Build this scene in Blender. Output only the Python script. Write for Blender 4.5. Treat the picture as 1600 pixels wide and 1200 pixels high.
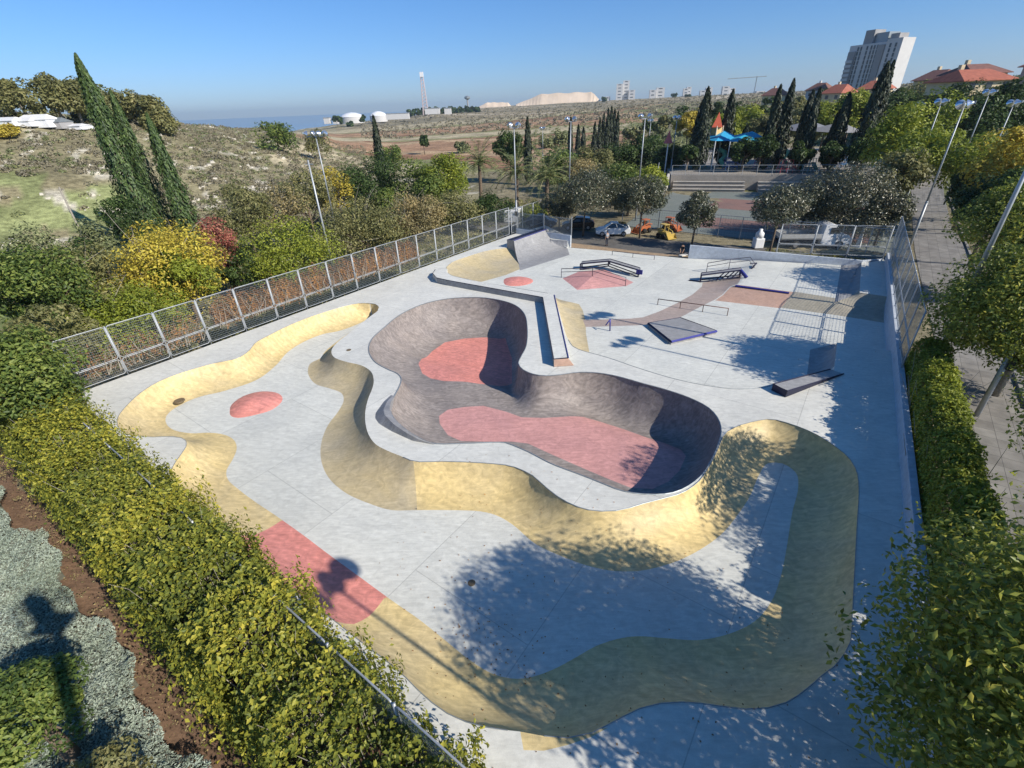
import bpy, bmesh, math, random
import numpy as np
from mathutils import Vector, Matrix, geometry
rng = np.random.default_rng(7); random.seed(7)
for o in list(bpy.data.objects): bpy.data.objects.remove(o)
SC = bpy.context.scene; COL = SC.collection
# ------------------------------------------------------------------ camera
F = 737.0; H = 14.0; HAZE = .00011
_d = np.array([(850-800)/F, (1850-600)/F, 1.0]); _d /= np.linalg.norm(_d)
AU = -_d; _f = np.array([0, 0, 1.0]); AY = _f-AU*_f.dot(AU); AY /= np.linalg.norm(AY); AX = np.cross(AY, AU)
if AX[0] < 0: AX = -AX
cam = bpy.data.objects.new('camera', bpy.data.cameras.new('camera')); COL.objects.link(cam)
cam.data.sensor_width = 36; cam.data.lens = F/1600*36; cam.data.clip_end = 60000; cam.data.clip_start = 0.05
right = Vector((AX[0], AY[0], AU[0])); down = Vector((AX[1], AY[1], AU[1])); fwd = Vector((AX[2], AY[2], AU[2]))
M = Matrix((( right.x, -down.x, -fwd.x, 0), (right.y, -down.y, -fwd.y, 0), (right.z, -down.z, -fwd.z, H), (0, 0, 0, 1)))
cam.matrix_world = M; SC.camera = cam
# ------------------------------------------------------------------ sky, sun, exposure
EL = math.radians(34.7); AZ = math.radians(124.6)
sunv = Vector((math.sin(AZ)*math.cos(EL), math.cos(AZ)*math.cos(EL), math.sin(EL)))
W = bpy.data.worlds.new('World'); SC.world = W; W.use_nodes = True
nt = W.node_tree; bg = nt.nodes['Background']; sk = nt.nodes.new('ShaderNodeTexSky'); sk.sky_type = 'NISHITA'
sk.sun_disc = False; sk.sun_elevation = EL; sk.sun_rotation = AZ; sk.air_density = 1.0; sk.dust_density = 0.3; sk.ozone_density = 2.0; sk.altitude = 200
tcw = nt.nodes.new('ShaderNodeTexCoord'); spw = nt.nodes.new('ShaderNodeSeparateXYZ'); nt.links.new(tcw.outputs['Generated'], spw.inputs[0])
rmp = nt.nodes.new('ShaderNodeValToRGB'); nt.links.new(spw.outputs[2], rmp.inputs[0]); rmp.color_ramp.elements[0].position = 0; rmp.color_ramp.elements[0].color = (.44, .58, .95, 1); rmp.color_ramp.elements[1].position = .42; rmp.color_ramp.elements[1].color = (.27, .62, .95, 1)
e_ = rmp.color_ramp.elements.new(.10); e_.color = (.38, .60, .95, 1)
mw = nt.nodes.new('ShaderNodeVectorMath'); mw.operation = 'MULTIPLY'; nt.links.new(sk.outputs[0], mw.inputs[0]); nt.links.new(rmp.outputs[0], mw.inputs[1])
nt.links.new(mw.outputs[0], bg.inputs[0]); bg.inputs[1].default_value = 0.118
sl = bpy.data.lights.new('sun', 'SUN'); sl.energy = 5.0; sl.angle = math.radians(0.55); sl.color = (1, .93, .83)
so = bpy.data.objects.new('sun', sl); COL.objects.link(so); so.rotation_euler = (-sunv).to_track_quat('-Z', 'Y').to_euler()
SC.view_settings.view_transform = 'Standard'; SC.view_settings.look = 'None'; SC.view_settings.exposure = 0.25; SC.view_settings.gamma = 1
# ------------------------------------------------------------------ coordinates: p = a*U2 + b*V2, a along the park, b across it
U2 = np.array([.597, .802]); V2 = np.array([.802, -.597])
def ray(px, py):
    v = np.array([(px-800)/F, (py-600)/F, 1.0]); return np.array([v.dot(AX), v.dot(AY), v.dot(AU)])
def G(px, py, z=0.0):
    r = ray(px, py); t = (z-H)/r[2]; return np.array([r[0]*t, r[1]*t])
def G3(px, py, z=0.0):
    g = G(px, py, z); return Vector((g[0], g[1], z))
def T(px, py, dist):
    r = ray(px, py); k = dist/math.hypot(r[0], r[1]); return Vector((r[0]*k, r[1]*k, H+r[2]*k))
def UV(a, b, z=0.0):
    p = a*U2+b*V2; return Vector((p[0], p[1], z))
def toUV(p): p = np.asarray(p); return p@U2, p@V2
def PX(p):
    p = np.asarray(p, float); v = p[..., 0:1]*AX+p[..., 1:2]*AY+(p[..., 2:3]-H)*AU
    d = v[..., 2]; d = np.where(d < .01, .01, d); return 800+F*v[..., 0]/d, 600+F*v[..., 1]/d
PARK_ROT = math.atan2(U2[1], U2[0])
# ------------------------------------------------------------------ naming
def tag(o, label=None, cat=None, group=None, kind=None):
    if label: o['label'] = label
    if cat: o['category'] = cat
    if group: o['group'] = group
    if kind: o['kind'] = kind
    return o
def empty(name, loc, label, cat, group=None, rz=0, kind=None):
    o = bpy.data.objects.new(name, None); COL.objects.link(o); o.location = loc; o.rotation_euler = (0, 0, rz); o.empty_display_size = .3
    return tag(o, label, cat, group, kind)
def link(name, me, mat, parent=None, loc=None, rot=None):
    o = bpy.data.objects.new(name, me); COL.objects.link(o)
    if mat is not None:
        for m in (mat if isinstance(mat, (list, tuple)) else [mat]): me.materials.append(m)
    if parent: o.parent = parent
    if loc is not None: o.location = loc
    if rot is not None: o.rotation_euler = rot
    return o
def copy_kid(o, parent):
    c = o.copy(); COL.objects.link(c); c.parent = parent
    for ch in list(o.children): copy_kid(ch, c)
def clone(root, loc, rz=0, label=None, s=None):
    c = root.copy(); COL.objects.link(c); c.location = loc; c.rotation_euler = (0, 0, rz)
    if label: c['label'] = label
    if s: c.scale = (s, s, s) if not isinstance(s, tuple) else s
    for ch in list(root.children): copy_kid(ch, c)
    return c
# ------------------------------------------------------------------ mesh builder
class MB:
    def __init__(s): s.v = []; s.f = []; s.m = []
    def add(s, vs, fs, m=0):
        n = len(s.v); s.v += [tuple(x) for x in vs]; s.f += [tuple(n+i for i in f) for f in fs]; s.m += [m]*len(fs); return s
    def box(s, c, size, rz=0, m=0, tilt=None):
        hx, hy, hz = [q/2 for q in size]; R = Matrix.Rotation(rz, 3, 'Z')
        if tilt is not None: R = R@tilt
        vs = [Vector(c)+R@Vector((x*hx, y*hy, z*hz)) for z in (-1, 1) for y in (-1, 1) for x in (-1, 1)]
        return s.add(vs, [(0, 2, 3, 1), (4, 5, 7, 6), (0, 1, 5, 4), (2, 6, 7, 3), (0, 4, 6, 2), (1, 3, 7, 5)], m)
    def tube(s, pts, r, n=8, m=0, cap=True):
        pts = [Vector(p) for p in pts]; rs = r if isinstance(r, (list, tuple)) else [r]*len(pts); base = len(s.v)
        ref = None
        for i, p in enumerate(pts):
            t = (pts[min(i+1, len(pts)-1)]-pts[max(i-1, 0)]).normalized()
            if ref is None: ref = t.orthogonal().normalized()
            a = (ref-t*ref.dot(t)); a = a.normalized() if a.length > 1e-4 else t.orthogonal().normalized(); ref = a; b = t.cross(a)
            for k in range(n):
                w = 2*math.pi*k/n+(math.pi/n if n == 4 else 0); q = p+(a*math.cos(w)+b*math.sin(w))*rs[i]; s.v.append(tuple(q))
        for i in range(len(pts)-1):
            for k in range(n):
                s.f.append((base+i*n+k, base+i*n+(k+1) % n, base+(i+1)*n+(k+1) % n, base+(i+1)*n+k)); s.m.append(m)
        if cap:
            s.f.append(tuple(base+k for k in reversed(range(n)))); s.m.append(m)
            s.f.append(tuple(base+(len(pts)-1)*n+k for k in range(n))); s.m.append(m)
        return s
    def lathe(s, c, prof, n=16, m=0, axis='Z', R=None):
        base = len(s.v); c = Vector(c)
        for (r, z) in prof:
            for k in range(n):
                w = 2*math.pi*k/n; q = Vector((r*math.cos(w), r*math.sin(w), z))
                if R is not None: q = R@q
                s.v.append(tuple(c+q))
        for i in range(len(prof)-1):
            for k in range(n):
                s.f.append((base+i*n+k, base+i*n+(k+1) % n, base+(i+1)*n+(k+1) % n, base+(i+1)*n+k)); s.m.append(m)
        return s
    def prism(s, poly, z0, z1, m=0, mtop=None):
        n = len(poly); z0 = z0 if isinstance(z0, (list, tuple)) else [z0]*n; z1 = z1 if isinstance(z1, (list, tuple)) else [z1]*n
        a = sum(poly[i][0]*poly[(i+1) % n][1]-poly[(i+1) % n][0]*poly[i][1] for i in range(n))
        if a < 0: poly = poly[::-1]; z0 = z0[::-1]; z1 = z1[::-1]
        b = len(s.v)
        s.v += [(p[0], p[1], z) for p, z in zip(poly, z0)]+[(p[0], p[1], z) for p, z in zip(poly, z1)]
        for i in range(n):
            j = (i+1) % n; s.f.append((b+i, b+j, b+n+j, b+n+i)); s.m.append(m)
        s.f.append(tuple(b+i for i in reversed(range(n)))); s.m.append(m)
        s.f.append(tuple(b+n+i for i in range(n))); s.m.append(m if mtop is None else mtop)
        return s
    def mesh(s, smooth=False):
        me = bpy.data.meshes.new('m'); me.from_pydata(s.v, [], s.f); me.polygons.foreach_set('material_index', s.m)
        if smooth: me.polygons.foreach_set('use_smooth', [True]*len(s.f))
        me.update(); return me
    def build(s, name, mat, parent=None, smooth=False, loc=None, rot=None, bevel=0):
        o = link(name, s.mesh(smooth), mat, parent, loc, rot)
        if bevel:
            b = o.modifiers.new('b', 'BEVEL'); b.width = bevel; b.segments = 2; b.limit_method = 'ANGLE'
        return o
# ------------------------------------------------------------------ materials
def mat_new(name):
    m = bpy.data.materials.new(name); m.use_nodes = True; t = m.node_tree; return m, t, t.nodes['Principled BSDF']
def simple(name, c, rough=.6, metal=0, var=.12, scale=3.0, bump=0.0, spec=.3):
    m, t, b = mat_new(name); b.inputs['Roughness'].default_value = rough; b.inputs['Metallic'].default_value = metal
    b.inputs['Specular IOR Level'].default_value = spec
    tc = t.nodes.new('ShaderNodeTexCoord'); n = t.nodes.new('ShaderNodeTexNoise'); n.inputs['Scale'].default_value = scale; n.inputs['Detail'].default_value = 6
    t.links.new(tc.outputs['Object'], n.inputs['Vector'])
    r = t.nodes.new('ShaderNodeMapRange'); r.inputs[1].default_value = .3; r.inputs[2].default_value = .7; r.inputs[3].default_value = 1-var; r.inputs[4].default_value = 1+var
    t.links.new(n.outputs['Fac'], r.inputs[0])
    x = t.nodes.new('ShaderNodeVectorMath'); x.operation = 'SCALE'; x.inputs[0].default_value = c[:3]; t.links.new(r.outputs[0], x.inputs['Scale'])
    t.links.new(x.outputs[0], b.inputs['Base Color'])
    if bump:
        bp = t.nodes.new('ShaderNodeBump'); bp.inputs['Strength'].default_value = bump; bp.inputs['Distance'].default_value = .05
        t.links.new(n.outputs['Fac'], bp.inputs['Height']); t.links.new(bp.outputs[0], b.inputs['Normal'])
    return m
def concrete(name, c, c2, swirl=.10, stain=.15, tint=None, rough=.55, scale=1.0, streak=0, joints=0):
    """trowelled concrete: big blotches, fine cloudy mottling and arcs of the power trowel"""
    m, t, b = mat_new(name); N = t.nodes; L = t.links
    b.inputs['Roughness'].default_value = rough; b.inputs['Specular IOR Level'].default_value = .25
    tc = N.new('ShaderNodeNewGeometry')
    mp = N.new('ShaderNodeMapping'); mp.inputs['Rotation'].default_value = (0, 0, .5); mp.inputs['Scale'].default_value = (scale, scale, scale); L.new(tc.outputs['Position'], mp.inputs[0])
    def noise(s, d, dist=0.0, vec=None, rgh=.55):
        n = N.new('ShaderNodeTexNoise'); n.inputs['Scale'].default_value = s; n.inputs['Detail'].default_value = d; n.inputs['Distortion'].default_value = dist; n.inputs['Roughness'].default_value = rgh
        L.new(vec or mp.outputs[0], n.inputs['Vector']); return n
    def rng_(o, a, b_, lo, hi):
        r = N.new('ShaderNodeMapRange'); r.inputs[1].default_value = a; r.inputs[2].default_value = b_; r.inputs[3].default_value = lo; r.inputs[4].default_value = hi; L.new(o, r.inputs[0]); return r.outputs[0]
    n1 = noise(.35, 5, .6); n2 = noise(2.2, 8, 1.5); n3 = noise(28, 4)
    mp2 = N.new('ShaderNodeMapping'); mp2.inputs['Scale'].default_value = (.5, 2.6, 1.2); mp2.inputs['Rotation'].default_value = (0, 0, .9); L.new(tc.outputs['Position'], mp2.inputs[0])
    n4 = noise(1.3, 6, 2.8, mp2.outputs[0])
    mx = N.new('ShaderNodeMix'); mx.data_type = 'RGBA'; mx.inputs[6].default_value = (*c, 1); mx.inputs[7].default_value = (*c2, 1); L.new(rng_(n1.outputs['Fac'], .35, .68, 0, 1), mx.inputs[0])
    def mul(col, fac):
        x = N.new('ShaderNodeVectorMath'); x.operation = 'SCALE'; L.new(col, x.inputs[0]); L.new(fac, x.inputs['Scale']); return x.outputs[0]
    o = mul(mx.outputs[2], rng_(n2.outputs['Fac'], .3, .7, 1-stain, 1+stain*.6))
    o = mul(o, rng_(n4.outputs['Fac'], .35, .65, 1-swirl, 1+swirl))
    o = mul(o, rng_(n3.outputs['Fac'], .3, .7, .95, 1.05))
    if streak:
        w = N.new('ShaderNodeTexWave'); w.wave_type = 'RINGS'; w.inputs['Scale'].default_value = .9; w.inputs['Distortion'].default_value = 9; w.inputs['Detail'].default_value = 4; w.inputs['Detail Scale'].default_value = .7
        L.new(mp.outputs[0], w.inputs[0]); o = mul(o, rng_(w.outputs['Fac'], 0, 1, 1-streak, 1+streak*.5))
    # scuffs and darker dirt: sparse dark spots and wheel smears
    sc_ = noise(.9, 10, .3, rgh=.75); o = mul(o, rng_(sc_.outputs['Fac'], .66, .78, 1, .80))
    vo = N.new('ShaderNodeTexVoronoi'); vo.inputs['Scale'].default_value = 3.1; L.new(tc.outputs['Position'], vo.inputs['Vector']); o = mul(o, rng_(vo.outputs['Distance'], .0, .035, .62, 1))
    if joints:
        mj = N.new('ShaderNodeMapping'); mj.inputs['Rotation'].default_value = (0, 0, -.93); L.new(tc.outputs['Position'], mj.inputs[0])
        bj = N.new('ShaderNodeTexBrick'); bj.inputs['Scale'].default_value = 1; bj.inputs['Brick Width'].default_value = joints*1.4; bj.inputs['Row Height'].default_value = joints; bj.inputs['Mortar Size'].default_value = .012; bj.inputs['Mortar Smooth'].default_value = .3; bj.offset = .37
        bj.inputs['Color1'].default_value = (.95, .95, .95, 1); bj.inputs['Color2'].default_value = (1.04, 1.04, 1.04, 1); bj.inputs['Mortar'].default_value = (1, 1, 1, 1); bj.inputs['Mortar Size'].default_value = .018
        L.new(mj.outputs[0], bj.inputs[0]); o = mul(o, rng_(bj.outputs['Fac'], 0, 1, 1, .70)); o = mul(o, bj.outputs['Color'])
    L.new(o, b.inputs['Base Color'])
    bp = N.new('ShaderNodeBump'); bp.inputs['Strength'].default_value = .25; bp.inputs['Distance'].default_value = .02; L.new(n2.outputs['Fac'], bp.inputs['Height']); L.new(bp.outputs[0], b.inputs['Normal'])
    return m
MC = {}
MC['deck'] = concrete('concrete_pale', (.68, .67, .60), (.60, .595, .54), swirl=.07, stain=.09, streak=.02, joints=6.5)
MC['floor'] = concrete('concrete_floor', (.66, .66, .595), (.58, .585, .535), swirl=.08, stain=.09, streak=.03, joints=5.2)
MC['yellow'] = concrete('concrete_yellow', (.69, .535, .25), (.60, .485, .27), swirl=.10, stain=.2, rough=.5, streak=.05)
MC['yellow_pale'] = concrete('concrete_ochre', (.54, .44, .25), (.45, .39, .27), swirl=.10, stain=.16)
MC['red'] = concrete('concrete_red', (.74, .285, .23), (.64, .26, .22), swirl=.11, stain=.22, streak=.06)
MC['red_pale'] = concrete('concrete_rose', (.62, .32, .29), (.54, .285, .265), swirl=.12, stain=.16)
MC['bowl'] = concrete('concrete_bowl', (.31, .27, .24), (.235, .21, .197), swirl=.22, stain=.22)
MC['brown'] = concrete('concrete_brown', (.42, .33, .28), (.36, .30, .265), swirl=.08)
MC['orange'] = concrete('concrete_orange', (.52, .33, .24), (.46, .31, .24), swirl=.07)
MC['tan'] = concrete('concrete_tan', (.40, .36, .27), (.34, .31, .25), swirl=.07)
MC['qp'] = concrete('concrete_grey', (.33, .325, .32), (.28, .28, .28), swirl=.13)
MC['wall'] = concrete('concrete_wall', (.52, .56, .60), (.46, .50, .55), swirl=.05)
MC['slabside'] = concrete('concrete_edge', (.45, .45, .43), (.35, .35, .34))
BLUE = simple('steel_blue_paint', (.035, .04, .22), .35, .2, .15, 8); NAVY = simple('steel_navy_paint', (.018, .02, .05), .4, .3, .2, 8)
GALV = simple('galvanised_steel', (.40, .42, .43), .5, .4, .10, 6); GALVD = simple('steel_dull', (.30, .33, .34), .5, .5, .15, 6)
WHITE = simple('paint_white', (.78, .78, .77), .35, 0, .05, 2, spec=.5); GLASS = simple('glass_dark', (.02, .025, .03), .06, 0, .05, 1, spec=.8)
TYRE = simple('rubber_black', (.02, .02, .02), .8); RIM = simple('wheel_silver', (.5, .5, .52), .3, .8)
BARK = simple('bark', (.16, .12, .085), .9, 0, .35, 9, .6); BARKG = simple('bark_grey', (.30, .27, .22), .9, 0, .3, 9, .6)
def foliage_mat(name, stops, trans=.35, rough=.5, spec=.35):
    """leaf colour from a per-leaf random value (point attribute lf: x leaf, y clump)"""
    m, t, b = mat_new(name); N = t.nodes; L = t.links
    a = N.new('ShaderNodeAttribute'); a.attribute_name = 'lf'; sp = N.new('ShaderNodeSeparateXYZ'); L.new(a.outputs['Vector'], sp.inputs[0])
    m1 = N.new('ShaderNodeMath'); m1.operation = 'MULTIPLY'; m1.inputs[1].default_value = .55; L.new(sp.outputs[0], m1.inputs[0])
    m2 = N.new('ShaderNodeMath'); m2.operation = 'MULTIPLY_ADD'; m2.inputs[1].default_value = .45; L.new(sp.outputs[1], m2.inputs[0]); L.new(m1.outputs[0], m2.inputs[2])
    r = N.new('ShaderNodeValToRGB'); L.new(m2.outputs[0], r.inputs[0]); cr = r.color_ramp
    while len(cr.elements) < len(stops): cr.elements.new(.5)
    for e, (p, c) in zip(cr.elements, stops): e.position = p; e.color = (*c, 1)
    b.inputs['Roughness'].default_value = rough; b.inputs['Specular IOR Level'].default_value = spec
    L.new(r.outputs[0], b.inputs['Base Color'])
    tr = N.new('ShaderNodeBsdfTranslucent'); L.new(r.outputs[0], tr.inputs[0]); mx = N.new('ShaderNodeMixShader'); mx.inputs[0].default_value = trans
    L.new(b.outputs[0], mx.inputs[1]); L.new(tr.outputs[0], mx.inputs[2]); L.new(mx.outputs[0], N['Material Output'].inputs[0])
    return m
LF = {
 'hedge': foliage_mat('leaves_yellow_green', [(0, (.06, .08, .022)), (.35, (.155, .19, .035)), (.65, (.36, .36, .05)), (1, (.66, .56, .08))]),
 'green': foliage_mat('leaves_green', [(0, (.04, .07, .02)), (.5, (.13, .19, .04)), (1, (.33, .37, .08))]),
 'deep': foliage_mat('leaves_deep_green', [(0, (0.019, 0.034, 0.012)), (.5, (0.054, 0.093, 0.023)), (1, (0.124, 0.186, 0.046))]),
 'olive': foliage_mat('leaves_olive', [(0, (0.109, 0.116, 0.046)), (.5, (0.232, 0.232, 0.085)), (1, (0.419, 0.372, 0.155))]),
 'tan': foliage_mat('leaves_tan', [(0, (0.171, 0.155, 0.078)), (.5, (0.341, 0.287, 0.132)), (1, (0.558, 0.419, 0.186))]),
 'lime': foliage_mat('leaves_lime', [(0, (0.093, 0.132, 0.023)), (.5, (0.248, 0.295, 0.034)), (1, (0.465, 0.480, 0.062))]),
 'yellow': foliage_mat('leaves_yellow', [(0, (0.248, 0.217, 0.046)), (.5, (0.558, 0.434, 0.062)), (1, (0.750, 0.651, 0.093))]),
 'rust': foliage_mat('leaves_rust', [(0, (0.139, 0.078, 0.039)), (.5, (0.372, 0.186, 0.070)), (1, (0.651, 0.341, 0.093))]),
 'red': foliage_mat('leaves_red', [(0, (0.155, 0.054, 0.046)), (.5, (0.388, 0.124, 0.093)), (1, (0.651, 0.310, 0.186))]),
 'magnolia': foliage_mat('leaves_glossy', [(0, (0.039, 0.050, 0.028)), (.5, (0.093, 0.105, 0.054)), (.8, (0.202, 0.186, 0.109)), (1, (0.372, 0.326, 0.217))], trans=.12, rough=.32, spec=.6),
 'cypress': foliage_mat('leaves_cypress', [(0, (0.031, 0.054, 0.022)), (.5, (0.070, 0.116, 0.034)), (1, (0.139, 0.202, 0.054))], trans=.15),
 'cypressd': foliage_mat('leaves_cypress_dark', [(0, (0.019, 0.028, 0.016)), (.5, (0.039, 0.053, 0.028)), (1, (0.078, 0.093, 0.043))], trans=.1),
 'silver': foliage_mat('leaves_silver', [(0, (.19, .24, .17)), (.5, (.36, .42, .33)), (1, (.54, .60, .50))], trans=.2),
 'tree': foliage_mat('leaves_street_tree', [(0, (.08, .11, .025)), (.45, (.21, .26, .045)), (.8, (.42, .43, .075)), (1, (.72, .60, .10))], trans=.42, rough=.4, spec=.4),
 'palm': foliage_mat('leaves_palm', [(0, (0.093, 0.124, 0.054)), (.5, (0.202, 0.248, 0.093)), (1, (0.403, 0.419, 0.186))], trans=.2),
 'scrub': foliage_mat('leaves_scrub', [(0, (.13, .12, .08)), (.5, (.25, .22, .145)), (1, (.38, .33, .21))], trans=.2),
 'scrubg': foliage_mat('leaves_scrub_green', [(0, (.10, .125, .055)), (.5, (.20, .225, .095)), (1, (.33, .33, .15))], trans=.2),
 'dry': foliage_mat('leaves_dry_grass', [(0, (0.310, 0.248, 0.124)), (.5, (0.527, 0.419, 0.217)), (1, (0.750, 0.620, 0.341))], trans=.2),
}
# ------------------------------------------------------------------ foliage
def leaves_mesh(P, Nn, size, aspect=.5, cl=None, fold=.25, jitter=.35, up=None):
    """P centres, Nn outward normals; each leaf is a folded diamond of two triangles"""
    n = len(P); P = np.asarray(P, float)
    nn = np.asarray(Nn, float)+rng.normal(0, jitter, (n, 3)); nn /= np.linalg.norm(nn, axis=1)[:, None]+1e-9
    d = rng.normal(0, 1, (n, 3)) if up is None else np.asarray(up)+rng.normal(0, .25, (n, 3))
    d -= nn*(d*nn).sum(1)[:, None]; d /= np.linalg.norm(d, axis=1)[:, None]+1e-9
    s = np.cross(nn, d); L = size*(.6+.8*rng.random(n))[:, None]; w = L*aspect
    v = np.empty((n, 4, 3)); v[:, 0] = P-d*L*.5; v[:, 1] = P+s*w*.5+nn*w*fold; v[:, 2] = P+d*L*.5; v[:, 3] = P-s*w*.5+nn*w*fold
    me = bpy.data.meshes.new('leaves'); me.vertices.add(4*n); me.vertices.foreach_set('co', v.ravel())
    idx = np.arange(n)*4; tri = np.stack([idx, idx+1, idx+2, idx, idx+2, idx+3], 1).ravel()
    me.loops.add(6*n); me.loops.foreach_set('vertex_index', tri); me.polygons.add(2*n)
    me.polygons.foreach_set('loop_start', np.arange(2*n)*3); me.polygons.foreach_set('loop_total', np.full(2*n, 3))
    a = me.attributes.new('lf', 'FLOAT_VECTOR', 'POINT'); c = np.zeros((n, 4, 3)); c[:, :, 0] = rng.random(n)[:, None]
    c[:, :, 1] = (rng.random(n) if cl is None else cl)[:, None]; a.data.foreach_set('vector', c.ravel()); me.update(); me.validate(); return me
def crown_points(nc, per, R, rc, squash=.8, bottom=-.45, seed=0):
    """clumps spread through an ellipsoid of radii R; leaves on the shells of the clumps"""
    g = np.random.default_rng(seed); C = []
    while len(C) < nc:
        p = g.uniform(-1, 1, 3); l = np.linalg.norm(p)
        if l > 1 or l < .35 or p[2] < bottom: continue
        C.append(p*min(1, .82/l if l > .82 else 1))
    C = np.array(C)*np.array(R); rr = rc*(.6+.8*g.random(nc))
    k = np.repeat(np.arange(nc), per); n = len(k); d = g.normal(0, 1, (n, 3)); d /= np.linalg.norm(d, axis=1)[:, None]
    rad = rr[k]*(.55+.5*g.random(n)**.6); P = C[k]+d*rad[:, None]*np.array([1, 1, squash]); cl = g.random(nc)[k]
    return P, d, cl, C, rr
def tree(name, label, cat, loc, h, R, leaf, lmat, nc=26, per=260, rc=None, trunk=.18, group=None, base_h=None, asp=.5, seed=None, bark=None, bottom=-.45, limbs=7, jit=.35, branches=0):
    """h total height; crown radii R (x,y,z)"""
    seed = random.randrange(99999) if seed is None else seed
    root = empty(name, loc, label, cat, group); rc = rc or R[0]*.36; cz = h-R[2]*.95
    P, N_, cl, C, rr = crown_points(nc, per, R, rc, seed=seed, bottom=bottom); P[:, 2] += cz; C[:, 2] += cz
    keep = P[:, 2] > .05; P, N_, cl = P[keep], N_[keep], cl[keep]
    link('crown', leaves_mesh(P, N_*.7+np.array([0, 0, .5]), leaf, asp, cl, jitter=jit), LF[lmat], root)
    t = MB(); top = Vector((0, 0, max(cz-R[2]*.2, .3))); lean = Vector((random.uniform(-.15, .15), random.uniform(-.15, .15), 0))*top.z*.4
    t.tube([(0, 0, -.3), tuple(lean*.3+top*.4), tuple(lean+top)], [trunk*1.25, trunk, trunk*.75], 8)
    for c in sorted(C.tolist(), key=lambda c: -abs(c[0])-abs(c[1]))[:limbs]:
        c = Vector(c); s0 = lean*.6+top*random.uniform(.55, .95); mid = (s0+c)*.5+Vector((0, 0, -.06*R[0])); t.tube([s0, mid, c], [trunk*.5, trunk*.3, trunk*.1], 5)
    t.build('trunk', bark or BARK, root, smooth=True)
    if branches:
        b = MB(); g = random.Random(seed)
        for _ in range(branches):
            c = Vector(C[g.randrange(len(C))]); e = c+Vector((g.gauss(0, 1), g.gauss(0, 1), g.gauss(.4, .7)))*rc*1.15; b.tube([c*.6+top*.4, (c+e)/2+Vector((0, 0, .05)), e], [.03, .02, .008], 4, cap=False)
        b.build('twig', bark or BARKG, root)
    return root
def cypress(label, loc, h, r, lmat='cypress', n=5200, leaf=.34, group=None, fork=0, seed=0):
    root = empty('cypress_tree', loc, label, 'cypress', group); g = np.random.default_rng(seed)
    t = g.random(n)**.85; z = h*(.04+.96*t); prof = r*np.clip(np.minimum((t+.03)*7, 1), 0, 1)*np.clip(1-t, 0, 1)**.62
    w = g.random(n)*2*np.pi; lob = 1+.22*np.sin(w*3+t*9+seed)+.17*np.sin(w*7-t*31+seed)+.13*np.sin(w*13+t*60)+.18*(g.random(n) < .06); q = prof*lob*(.55+.5*g.random(n)**.5)
    P = np.stack([q*np.cos(w), q*np.sin(w), z], 1); Nn = np.stack([np.cos(w), np.sin(w), .3+0*w], 1)
    cl = .5+.5*np.sin(w*5+np.floor(t*14)*2.4+seed)
    link('crown', leaves_mesh(P, Nn, leaf, .42, cl, jitter=.3, up=np.stack([np.cos(w)*.25, np.sin(w)*.25, 1+0*w], 1)), LF[lmat], root)
    MB().tube([(0, 0, -.5), (0, 0, h*.5), (0, 0, h*.97)], [r*.22, r*.12, .015], 7).build('trunk', BARK, root, smooth=True)
    return root
def palm(label, loc, h, group, seed=0):
    root = empty('palm_tree', loc, label, 'palm', group); g = random.Random(seed)
    t = MB(); t.tube([(0, 0, -.3), (.05, 0, h*.5), (.1, .05, h)], [.34, .27, .3], 10)
    for k in range(14): t.tube([(.07, .03, h*(.25+.055*k)), (.07, .03, h*(.25+.055*k)+.12)], [.33, .27], 9)
    t.build('trunk', BARK, root)
    nf = 34; P = []; U_ = []; Nn = []; st = MB()
    for i in range(nf):
        az = i*2.399; el = math.radians(80-95*(i/nf)+g.uniform(-6, 6)); L = 4.6*(.85+.3*g.random()); d = Vector((math.cos(az), math.sin(az), 0)); side = Vector((-math.sin(az), math.cos(az), 0))
        p = Vector((.1, .05, h)); pts = [p.copy()]; dirv = d*math.cos(el)+Vector((0, 0, math.sin(el)))
        for k in range(9):
            p = p+dirv*L/9; dirv = (dirv+Vector((0, 0, -.17))).normalized(); pts.append(p.copy())
            for s_ in (-1, 1):
                for q in (.0, .33, .66):
                    pp = pts[-2].lerp(p, q); ll = .62*(1-abs(k-3)/11); o = (side*s_+dirv*.7+Vector((0, 0, -.15))).normalized()
                    P.append(pp+o*ll*.5); U_.append(o*1.0); Nn.append((0, 0, 1))
        st.tube(pts, [.045]*3+[.03]*4+[.012]*3, 4)
    me = leaves_mesh(np.array([tuple(p) for p in P]), np.array(Nn, float), .70, .17, jitter=.2, up=np.array([tuple(x) for x in U_])*4)
    link('crown', me, LF['palm'], root); st.build('frond_stem', simple('palm_stem', (.30, .28, .13), .7), root)
    return root
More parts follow.
